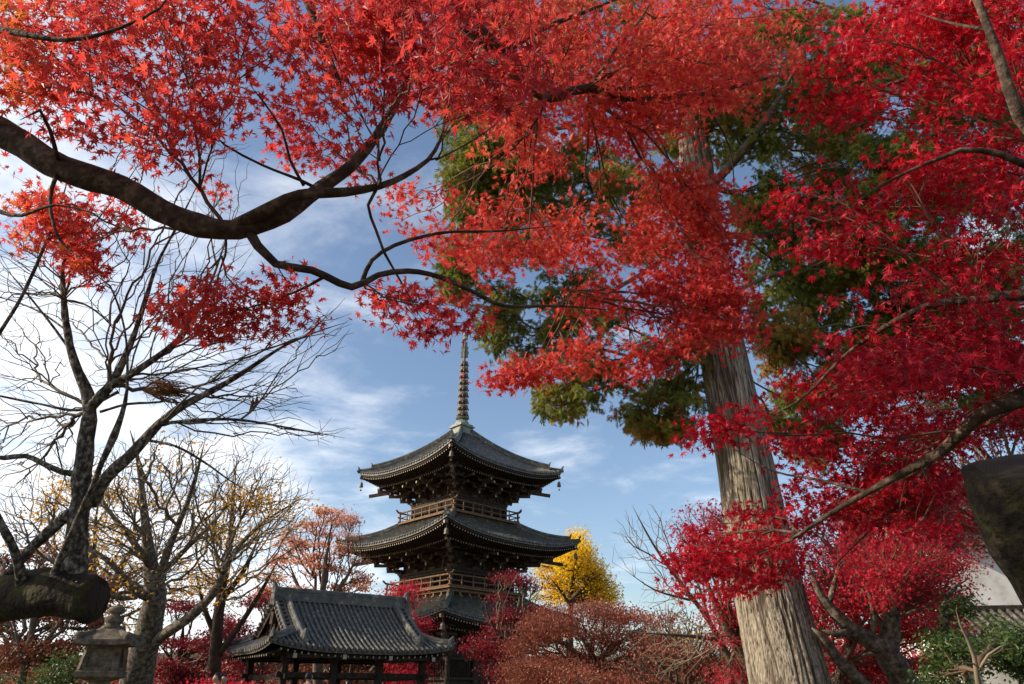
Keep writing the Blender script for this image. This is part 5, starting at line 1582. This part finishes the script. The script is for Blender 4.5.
# ---- red and rust maples in front of and beside the pagoda
bgtree('small scarlet maple showing between pavilion roof and pagoda', [
 [(398, 690, 40, .2), (400, 640, 40, .16), (402, 610, 40, .1), (404, 595, 40, .05)]],
 [([(377, 608), (383, 590), (398, 583), (412, 582), (424, 592), (428, 612), (434, 640), (424, 690), (400, 700), (380, 660)], 38, 42, 1.6, [(432, 640, 10, 14)])], M['leafE'], .09, T3, 10, rtip=.016, clump=.4, name='maple_tree', bark='barkdark')
bgtree('dark red maple standing against the right side of the pagoda', [
 [(500, 690, 37, .2), (505, 650, 37, .16), (514, 620, 37, .1), (520, 600, 37, .06), (516, 580, 37, .04)], [(506, 650, 37, .1), (490, 620, 37, .07), (484, 600, 37, .04)]],
 [([(494, 600), (498, 572), (512, 568), (528, 574), (552, 590), (556, 612), (520, 640), (500, 620)], 36, 39, .9, [(506, 588, 6, 6)]), ([(484, 650), (490, 622), (505, 610), (530, 618), (540, 660), (530, 700), (490, 700)], 36, 39, 1.4, [(480, 665, 6, 8)]), ([(462, 640), (480, 626), (500, 640), (490, 660), (470, 656)], 36, 38, .8, [])], M['leafM'], .09, T3, 10, rtip=.014, clump=.35, name='maple_tree', bark='barkdark', bare_polys=[([(490, 600), (500, 565), (530, 570), (560, 600), (530, 630)], 36, 39, 120)])
bgtree('wide rust-brown maple crown right of the pagoda', [
 [(592, 700, 27, .24), (594, 670, 27, .2), (590, 650, 27, .14), (580, 635, 27, .08)], [(593, 672, 27, .14), (610, 650, 27, .1), (632, 632, 27, .05)], [(593, 665, 27, .12), (560, 642, 27, .09), (535, 632, 27, .05)]],
 [([(498, 690), (506, 640), (524, 618), (545, 606), (590, 600), (625, 605), (660, 616), (690, 632), (710, 660), (720, 700)], 24, 29, 1.9, [(575, 640, 14, 5), (625, 640, 9, 5), (548, 650, 8, 4)]),
  ([(500, 700), (510, 665), (560, 655), (640, 660), (700, 668), (720, 700)], 22.5, 25, 1.0, [])], M['leafF'], .052, T3, 9, rtip=.007, clump=.22, name='maple_tree', bark='barkdark', bare_polys=[([(500, 680), (530, 610), (600, 598), (690, 625), (715, 690)], 23.5, 26, 700)], twig='barkpale', pad=.8)
bgtree('low orange-tinged maple at the bottom left of the rust-brown crown', [
 [(556, 705, 20, .14), (560, 690, 20, .1), (570, 678, 20, .05)]],
 [([(512, 710), (530, 684), (560, 668), (600, 666), (640, 676), (655, 710)], 19, 21, .9, [])], M['leafO'] if 0 else M['leafF'], .055, T3, 9, rtip=.007, clump=.18, name='maple_tree', bark='barkdark')
bgtree('russet maple thicket between the rust-brown crown and the cypress trunk', [
 [(690, 705, 22, .18), (692, 680, 22, .14), (684, 655, 22, .08), (672, 640, 22, .05)]],
 [([(630, 640), (655, 612), (700, 600), (745, 620), (755, 710), (660, 710)], 20, 24, .75, [])], M['leafF'], .06, T3, 8, rtip=.009, clump=.25, name='maple_tree', bark='barkred', twig='barkpale', bare_polys=[([(610, 660), (650, 600), (745, 600), (755, 700), (640, 700)], 20, 23, 500)])
# ---- slender leafless tree and the red maple behind the cypress
bgtree('slender leafless tree with fine pale twigs left of the cypress trunk', [
 [(748, 700, 15, .10), (735, 670, 15, .085), (722, 645, 15, .07), (705, 615, 15, .055), (682, 585, 15, .042), (660, 555, 15, .03), (645, 530, 15, .02), (632, 505, 15, .01)],
 [(720, 640, 15, .05), (690, 636, 14.8, .035), (660, 634, 14.6, .02), (635, 632, 14.5, .01)],
 [(712, 628, 15, .04), (700, 590, 15.2, .03), (690, 560, 15.4, .02), (676, 530, 15.5, .012)],
 [(690, 600, 15, .03), (655, 590, 15, .02), (625, 570, 15, .01)],
 [(705, 636, 14.8, .03), (690, 660, 14.6, .02), (660, 672, 14.5, .01)]],
 [([(660, 560), (700, 570), (715, 640), (680, 640)], 14.5, 15.5, .05, [])], M['leafG'], .04, T3, 3, bare_polys=[([(605, 540), (620, 500), (670, 500), (715, 560), (720, 660), (660, 690), (625, 660), (640, 610)], 14, 16, 420)], rtip=.0045, twig='twigpale', bark='barkpale', name='bare_tree', jit=.18, bf=.45, seglen=.2)
bgtree('pinkish red maple filling the gap left of the cypress trunk', [
 [(770, 700, 10.5, .17), (752, 665, 10.5, .15), (738, 645, 10.5, .12), (722, 618, 10.6, .06), (712, 596, 10.7, .045), (704, 575, 10.8, .03), (700, 540, 10.8, .02)],
 [(736, 642, 10.5, .05), (738, 600, 10.6, .04), (728, 560, 10.7, .025)]],
 [([(688, 545), (700, 505), (722, 488), (745, 500), (770, 560), (760, 600), (700, 590), (680, 575)], 10.2, 11.5, 1.0, [(700, 525, 5, 9)]), ([(708, 605), (745, 596), (760, 640), (748, 668), (716, 645)], 10.2, 11.2, 1.6, []), ([(706, 650), (740, 646), (752, 690), (715, 690)], 10.2, 11, .7, []), ([(672, 520), (690, 500), (716, 490), (700, 545), (682, 560)], 10.5, 11.5, .5, [])], M['leafE'], .034, T5, 8, rtip=.005, clump=.12, name='maple_tree', bark='barkdark', twig='twig')
# ---- bright crimson maple with the forked trunk behind the cypress
bgtree('bright crimson maple with a mossy forked trunk right of the cypress', [
 [(915, 705, 9.3, .21), (905, 684, 9.3, .19), (892, 662, 9.3, .165), (884, 648, 9.3, .15), (868, 640, 9.3, .115), (850, 628, 9.3, .10), (834, 612, 9.3, .075), (822, 598, 9.4, .06), (814, 580, 9.5, .04), (806, 560, 9.6, .02)],
 [(888, 655, 9.3, .14), (890, 636, 9.35, .12), (892, 618, 9.4, .10), (890, 600, 9.5, .08), (882, 580, 9.6, .05), (885, 550, 9.8, .03), (890, 510, 10, .015)],
 [(878, 700, 9.0, .09), (858, 680, 9.0, .085), (842, 664, 9.0, .075), (830, 648, 9.0, .06), (822, 636, 9.0, .045), (812, 628, 9.0, .03)],
 [(850, 632, 9.2, .05), (836, 634, 9.1, .045), (820, 630, 9.1, .03)],
 [(828, 606, 9.35, .04), (834, 585, 9.4, .035), (838, 565, 9.5, .02)],
 [(872, 640, 9.3, .04), (874, 615, 9.3, .035), (868, 590, 9.3, .025), (862, 575, 9.4, .015)],
 [(892, 600, 9.5, .05), (920, 575, 9.7, .04), (950, 550, 9.9, .02)]],
 [([(798, 600), (800, 560), (830, 530), (880, 520), (930, 530), (972, 556), (976, 586), (952, 616), (910, 626), (880, 600), (850, 600), (820, 590)], 8.8, 11, 1.7, [(866, 618, 14, 12)]),
  ([(790, 520), (860, 480), (960, 460), (968, 570), (900, 600), (810, 580)], 10.5, 13, 1.5, []),
  ([(845, 560), (890, 540), (915, 570), (900, 600), (880, 610), (850, 590)], 8.4, 9.2, 1.2, [])], M['leafE'], .032, T5, 9, rtip=.005, clump=.11, name='maple_tree', bark='barkbrown', twig='twig', n=14, step=.12, rough=.07)
bgtree('shaded crimson maple filling the background behind the forked trunk', [
 [(840, 705, 15, .16), (842, 670, 15, .12), (850, 640, 15, .08), (856, 610, 15, .04)], [(842, 665, 15, .08), (825, 640, 15, .05), (812, 615, 15, .03)]],
 [([(790, 590), (850, 570), (950, 590), (965, 640), (940, 710), (880, 720), (790, 720)], 13.5, 17, 2.2, [])], M['leafE'], .05, T3, 9, rtip=.008, clump=.2, name='maple_tree', bark='barkdark')
bgtree('brownish red maple high behind the crimson branches at the right edge', [
 [(1060, 690, 13, .2), (1050, 600, 13, .16), (1020, 520, 13.5, .1), (990, 460, 14, .06), (960, 430, 14, .03)], [(1030, 540, 13.2, .08), (980, 520, 13.4, .05), (940, 500, 13.5, .03)]],
 [([(880, 410), (940, 390), (1044, 400), (1044, 560), (980, 560), (900, 540), (860, 470)], 12.5, 15.5, .9, [])], M['leafM'], .045, T5, 8, rtip=.006, clump=.2, name='maple_tree', bark='barkdark', twig='twigpale')
# ---- far crimson maples at the left
bgtree('deep crimson maple behind the broad bare trunk', [
 [(176, 700, 30, .2), (178, 670, 30, .15), (182, 640, 30, .1), (184, 620, 30, .05)], [(178, 668, 30, .1), (160, 645, 30, .06)]],
 [([(158, 660), (150, 620), (170, 600), (205, 605), (232, 625), (242, 655), (225, 700), (165, 700)], 28, 32, 1.35, [(196, 655, 8, 10)])], M['leafM'], .08, T3, 10, rtip=.012, clump=.3, name='maple_tree', bark='barkdark')
bgtree('crimson maple left of the pavilion roof', [
 [(262, 705, 38, .2), (262, 670, 38, .15), (264, 640, 38, .1), (268, 620, 38, .05)]],
 [([(212, 640), (225, 612), (250, 598), (276, 590), (300, 600), (300, 640), (270, 672), (230, 690), (212, 680)], 36, 40, 1.3, [(250, 625, 8, 6)])], M['leafM'], .1, T3, 10, rtip=.014, clump=.35, name='maple_tree', bark='barkdark')
bgtree('low coral red shrub maple before the pavilion posts', [
 [(212, 705, 21, .08), (214, 690, 21, .06), (218, 676, 21, .03)]],
 [([(186, 700), (190, 676), (205, 670), (230, 674), (252, 680), (262, 700)], 20, 22.5, 1.5, [])], M['leafE'], .06, T3, 9, rtip=.008, clump=.2, name='maple_tree', bark='barkdark')
bgtree('orange-red maple seen through the pavilion posts', [
 [(350, 705, 47, .2), (350, 680, 47, .15), (352, 660, 47, .08)]],
 [([(250, 710), (260, 660), (300, 645), (400, 640), (440, 660), (445, 710)], 45, 50, 1.7, [])], M['leafR'], .13, T3, 10, rtip=.02, clump=.4, name='maple_tree', bark='barkdark')
# ---- evergreen shrubs
bgtree('glossy green shrub with a pale forked stem at the bottom right', [
 [(980, 705, 6.2, .026), (977, 676, 6.2, .023), (974, 656, 6.2, .020), (968, 640, 6.2, .015), (960, 624, 6.2, .010), (956, 610, 6.2, .005)],
 [(978, 672, 6.2, .012), (988, 655, 6.1, .011), (1000, 647, 6.1, .008), (1012, 642, 6.1, .004)],
 [(974, 664, 6.2, .009), (960, 662, 6.1, .007), (948, 660, 6.0, .004)]],
 [([(912, 710), (918, 668), (930, 650), (955, 640), (965, 670), (950, 710)], 6.3, 7.0, 1.5, []), ([(975, 640), (1000, 628), (1044, 625), (1044, 710), (1000, 710), (990, 670)], 6.3, 7.2, 1.6, [(1000, 655, 10, 8)]), ([(925, 640), (960, 618), (1044, 608), (1044, 710), (925, 710)], 6.9, 7.9, 1.3, [])],
 M['leafN'], .036, TO, 8, rtip=.003, clump=.07, name='shrub', cat='shrub', bark='twigpale', twig='twig', step=.08, seglen=.08, pad=.2, up=.3, spread=.9, flat=.8)
bgtree('dark green evergreen with pale grey trunk before the temple building', [
 [(958, 705, 8.6, .07), (952, 670, 8.6, .06), (945, 635, 8.6, .05), (942, 612, 8.7, .035), (952, 590, 8.8, .022), (970, 578, 8.9, .015)],
 [(944, 625, 8.6, .05), (956, 600, 8.6, .03), (976, 596, 8.5, .015)]],
 [([(948, 612), (955, 588), (985, 578), (1004, 586), (990, 600), (975, 604), (965, 622)], 8.4, 9.2, 1.2, []), ([(930, 615), (962, 610), (965, 650), (935, 660)], 8.4, 9.2, .8, [])],
 M['leafN'], .05, TO, 8, rtip=.004, clump=.1, name='tree', bark='barkgrey', twig='twig', step=.1, seglen=.1, pad=.2, up=.4, flat=.6)
bgtree('loose dark green shrubbery behind the stone lantern', [
 [(52, 705, 15, .06), (54, 690, 15, .05), (58, 672, 15, .03)]],
 [([(28, 715), (36, 676), (60, 660), (84, 650), (94, 668), (92, 715)], 14, 16, 1.8, []), ([(-20, 715), (-20, 672), (30, 672), (60, 680), (60, 715)], 15, 17, 1.8, [])], M['leafN'], .06, TO, 9, rtip=.008, clump=.16, name='shrub', cat='shrub', bark='barkdark', twig='twig', up=.3, flat=.8)
cb = PG(172, 19)
b = MB()
tips = []
while len(tips) < 1500:
    v = RG.normal(size=3); v /= np.linalg.norm(v)
    if v[2] > -.2: tips.append(v * (1.15, 1.15, 1.18) * (1 + .03 * RG.normal()))
tips = np.array(tips) + (cb[0], cb[1], 0)
mb = MB(); leafy(mb, tips, 5, .05, .05, TO, .3, .8, 0.1, flat=1)
o = thing('clipped_shrub', 'rounded clipped green shrub low beside the broad bare trunk', 'shrub', (cb[0], cb[1], 0))
mb.build('crown', M['leafN'], o, shift=(cb[0], cb[1], 0))
mb = MB()
for i in range(7):
    a = i * .9; mb.tube([(0, 0, 0), (.3 * cos(a), .3 * sin(a), .5), (.8 * cos(a), .8 * sin(a), .75)], [.03, .025, .01], 6)
mb.build('stem', M['barkdark'], o)

# far belt of mixed trees behind everything, low on the horizon (reads as one mass)
mb = MB(); C = []
for i in range(16000):
    a = radians(RG.uniform(38, 142)); rr = RG.uniform(78, 100)
    hmax = 4.2 + 2.0 * noise.noise(Vector((a * 14, 0, 0))) + 1.0 * noise.noise(Vector((a * 45, 3, 0)))
    C.append((rr * cos(a), rr * sin(a), RG.uniform(0, 1) ** .8 * hmax))
C = np.array(C)
add_leaves(mb, C, .42, T3, .3, .8, .1)
o = mb.build('distant_wood', M['leafF']); tag(o, 'low distant belt of russet autumn woodland', 'woodland', kind='stuff')
# low clipped hedge along the back of the garden
hx0, hx1 = PG(-60, 34), PG(1100, 34)
mb = MB()
n = 9000
t = RG.uniform(0, 1, n)
C = hx0[None] * (1 - t[:, None]) + hx1[None] * t[:, None]
C[:, 1] += RG.uniform(-.5, .5, n) + 22; C[:, 2] = RG.uniform(0, 1.0, n) ** .6 * 1.5
add_leaves(mb, C, .14, TO, .3, .8, .1)
o = mb.build('hedge', M['leafN']); tag(o, 'long low dark green hedge at the back of the garden', 'hedge')

# ================================================================== people and the small sign
def skinned(name, verts, edges, radii, mat, parent, sub=2):
    me = bpy.data.meshes.new(name); me.from_pydata(verts, edges, []); me.update()
    o = bpy.data.objects.new(name, me); COL.objects.link(o)
    md = o.modifiers.new('s', 'SKIN'); 
    me.skin_vertices.new() if not me.skin_vertices else None
    sv = me.skin_vertices[0].data
    for i, r in enumerate(radii):
        sv[i].radius = r if isinstance(r, tuple) else (r, r)
    sv[0].use_root = True
    su = o.modifiers.new('u', 'SUBSURF'); su.levels = sub; su.render_levels = sub
    dg = bpy.context.evaluated_depsgraph_get(); ev = o.evaluated_get(dg)
    m2 = bpy.data.meshes.new_from_object(ev)
    o.modifiers.clear(); o.data = m2; m2.name = name
    for p in m2.polygons: p.use_smooth = True
    m2.materials.clear(); m2.materials.append(mat)
    o.parent = parent
    return o
def flat_mat(name, c, rough=.8):
    return noise_mat(name, [tuple(q * .85 for q in c), c], scale=8, rough=rough, bump=.1)
M['skin'] = flat_mat('skin', (.48, .28, .19), .55)
M['hair'] = flat_mat('black_hair', (.016, .012, .010), .4)
def person(label, x, y, rz, coat, pants, hgt=1.68, bun=False, lift=0.0):
    t = thing('person', label, 'person', (x, y, 0), rz)
    s = hgt / 1.7
    # facing -y
    V = [(0, 0, .95), (0, .0, 1.12), (0, .01, 1.30), (0, .02, 1.42), (0, .01, 1.50),
         (.17, .02, 1.40), (.235, .03, 1.14), (.225, -.06 - lift * .2, .92 + lift * .25), (-.17, .02, 1.40), (-.235, .03, 1.14), (-.225, -.08, .92),
         (.095, 0, .88), (.105, -.02, .50), (.105, .01, .10), (.11, -.10, .05), (-.095, 0, .88), (-.105, .03, .50), (-.105, .05, .10), (-.11, -.06, .05),
         (0, .0, 1.56), (0, -.005, 1.63)]
    E = [(0, 1), (1, 2), (2, 3), (3, 4), (3, 5), (5, 6), (6, 7), (3, 8), (8, 9), (9, 10), (0, 11), (11, 12), (12, 13), (13, 14), (0, 15), (15, 16), (16, 17), (17, 18), (4, 19), (19, 20)]
    Rr = [(.14, .10), (.125, .09), (.155, .10), (.13, .08), .05, .055, .042, .030, .055, .042, .030, .085, .058, .04, .035, .085, .058, .04, .035, .055, .06]
    body = skinned('body', [tuple(np.array(v) * s) for v in V], E, [tuple(np.array(r) * s) if isinstance(r, tuple) else r * s for r in Rr], M['skin'], t)
    # head joined into the body mesh: ovoid with nose, brow, ears, mouth; then hands with fingers
    bm = bmesh.new(); bm.from_mesh(body.data)
    r0 = bmesh.ops.create_uvsphere(bm, u_segments=20, v_segments=14, radius=1.0)
    for v in r0['verts']:
        x_, y_, z_ = v.co
        ny = y_ * .096; nx = x_ * .074 * (1 - .22 * max(0, -z_)); nz = z_ * .115
        if y_ < -.8 and -.35 < z_ < .15 and abs(x_) < .3: ny -= .018
        if y_ < -.6 and .02 < z_ < .25 and .15 < abs(x_) < .5: ny += .006
        v.co = Vector((nx * s, (ny - .01) * s, (nz + 1.60) * s))
    for sx in (-1, 1):
        r1 = bmesh.ops.create_uvsphere(bm, u_segments=8, v_segments=6, radius=1.0)
        for v in r1['verts']: v.co = Vector(((sx * .074 + v.co.x * .010) * s, (v.co.y * .018) * s, (1.60 + v.co.z * .03) * s))
    def finger(p, d, L, r):
        p = Vector(p); d = Vector(d).normalized()
        ring = []
        for k, f in enumerate((0, .5, 1)):
            c = p + d * L * f + Vector((0, -.012 * f * f, 0))
            ring.append([bm.verts.new(c + Vector((cos(a) * r * (1 - .3 * f), sin(a) * r * (1 - .3 * f), 0))) for a in (0, 1.57, 3.14, 4.71)])
        for k in range(2):
            for i in range(4): bm.faces.new((ring[k][i], ring[k][(i + 1) % 4], ring[k + 1][(i + 1) % 4], ring[k + 1][i]))
        bm.faces.new(ring[2])
    for vi in (7, 10):
        h = np.array(V[vi]) * s
        r1 = bmesh.ops.create_uvsphere(bm, u_segments=10, v_segments=8, radius=1.0)
        for v in r1['verts']: v.co = Vector((h[0] + v.co.x * .018, h[1] + v.co.y * .04, h[2] - .05 + v.co.z * .05))
        for k, L in enumerate((.065, .075, .07, .055)):
            finger((h[0], h[1] - .028 + k * .019, h[2] - .088), (0, 0, -1), L, .009)
        finger((h[0], h[1] - .036, h[2] - .05), (0, -.7, -.8), .055, .010)
    bm.to_mesh(body.data); bm.free()
    for p in body.data.polygons: p.use_smooth = True
    # eyes and mouth as small geometry on the face
    b = MB()
    for sx in (-1, 1):
        b = MB(); b.lathe([(.001, -.006), (.010, 0), (.001, .006)], 8, (sx * .028 * s, -.097 * s, 1.615 * s)); b.build('eye', M['hair'], t)
    b = MB(); b.box((0, -.099 * s, 1.545 * s), (.036 * s, .008, .007)); b.build('mouth', M['hair'], t)
    b = MB()
    gr = []
    for i in range(13):
        th = i / 12 * pi * .62; row = []
        for j in range(25):
            a = j / 24 * 2 * pi; lim = 1.0 if cos(a - pi / 2) > -.35 else .52
            th2 = th * lim
            wv = 1 + .03 * sin(a * 9) + .04 * sin(a * 3 + i)
            row.append((.086 * sin(th2) * cos(a) * wv * s, (.008 + .108 * sin(th2) * sin(a) * wv) * s, (1.612 + .126 * cos(th2) * wv) * s))
        gr.append(row)
    b.grid(gr)
    if bun: b.lathe([(.01, -.04), (.04, -.02), (.045, .01), (.02, .04)], 12, (0, .12 * s, 1.68 * s))
    b.build('hair', M['hair'], t, smooth=True)
    cv = [0, 1, 2, 3, 5, 6, 8, 9]
    vv = [(0, 0, .86), (0, .0, 1.12), (0, .01, 1.30), (0, .02, 1.44), (.17, .02, 1.41), (.238, .03, 1.14), (.226, -.05 - lift * .18, .965 + lift * .25), (-.17, .02, 1.41), (-.238, .03, 1.14), (-.226, -.065, .965)]
    ee = [(0, 1), (1, 2), (2, 3), (3, 4), (4, 5), (5, 6), (3, 7), (7, 8), (8, 9)]
    rr = [(.19, .145), (.155, .12), (.18, .125), (.12, .09), .078, .062, .052, .078, .062, .052]
    skinned('coat', [tuple(np.array(v) * s) for v in vv], ee, [tuple(np.array(r) * s) if isinstance(r, tuple) else r * s for r in rr], coat, t)
    vv = [(0, 0, .93), (.095, 0, .86), (.105, -.02, .50), (.105, .01, .12), (-.095, 0, .86), (-.105, .03, .50), (-.105, .05, .12)]
    ee = [(0, 1), (1, 2), (2, 3), (0, 4), (4, 5), (5, 6)]
    rr = [(.165, .12), .105, .078, .062, .105, .078, .062]
    skinned('trousers', [tuple(np.array(v) * s) for v in vv], ee, [tuple(np.array(r) * s) if isinstance(r, tuple) else r * s for r in rr], pants, t)
    return t
cA = flat_mat('dark_coat', (.03, .03, .04)); cB = flat_mat('cream_coat', (.55, .48, .38)); cC = flat_mat('navy_coat', (.03, .04, .08)); pA_ = flat_mat('dark_trousers', (.025, .025, .03))
def spot(px, py, hgt):
    """ground spot where someone of this height shows the head centre at px,py"""
    v = (H / 2 - py) / FPX
    for d in np.linspace(6, 60, 2000):
        z = CAMZ + d * (sin(PITCH) + v * cos(PITCH))
        if z > hgt - .12: return P(px, py, d)
    return P(px, py, 30)
for (lab, px_s, py_s, dfix, rz, coat, pt, hgt, bun) in (
    ('person with short black hair in a dark coat between the pavilion posts', 309, 678, 17.0, 2.6, cA, pA_, 1.72, False),
    ('person with black hair in a cream coat before the coral red shrub', 217, 679, 16.0, -.6, cB, pA_, 1.62, True),
    ('person with dark hair in a navy coat at the pavilion centre', 224, 680, 17.2, .4, cC, pA_, 1.66, False),
    ('person in a dark coat whose head just shows between the middle posts', 348, 685, 22.0, 3.0, cC, pA_, 1.6, False)):
    q_ = P(px_s, py_s, dfix)
    hgt2 = (q_[2] + .10)
    person(lab, q_[0], q_[1], rz, coat, pt, min(1.85, max(1.5, hgt2)), bun)
# small red-framed notice on a post
p0 = P(727, 684, 14.0)
sg = thing('notice_sign', 'small red-framed notice on a post below the pinkish red maple', 'sign', (p0[0], p0[1], 0), radians(8))
b = MB(); b.box((0, .03, p0[2] / 2 + .05), (.05, .05, p0[2] + .1)); b.build('post', M['wood'], sg)
z0 = p0[2] + .02
b = MB()
b.box((0, 0, z0 + .15), (.20, .03, .03)); b.box((0, 0, z0 - .15), (.20, .03, .03)); b.box((-.085, 0, z0), (.03, .028, .27)); b.box((.085, 0, z0), (.03, .028, .27))
b.build('frame', flat_mat('red_paint', (.45, .02, .03), .5), sg)
b = MB(); b.box((0, .004, z0), (.15, .012, .28)); b.build('panel', flat_mat('pale_panel', (.5, .55, .62), .6), sg)
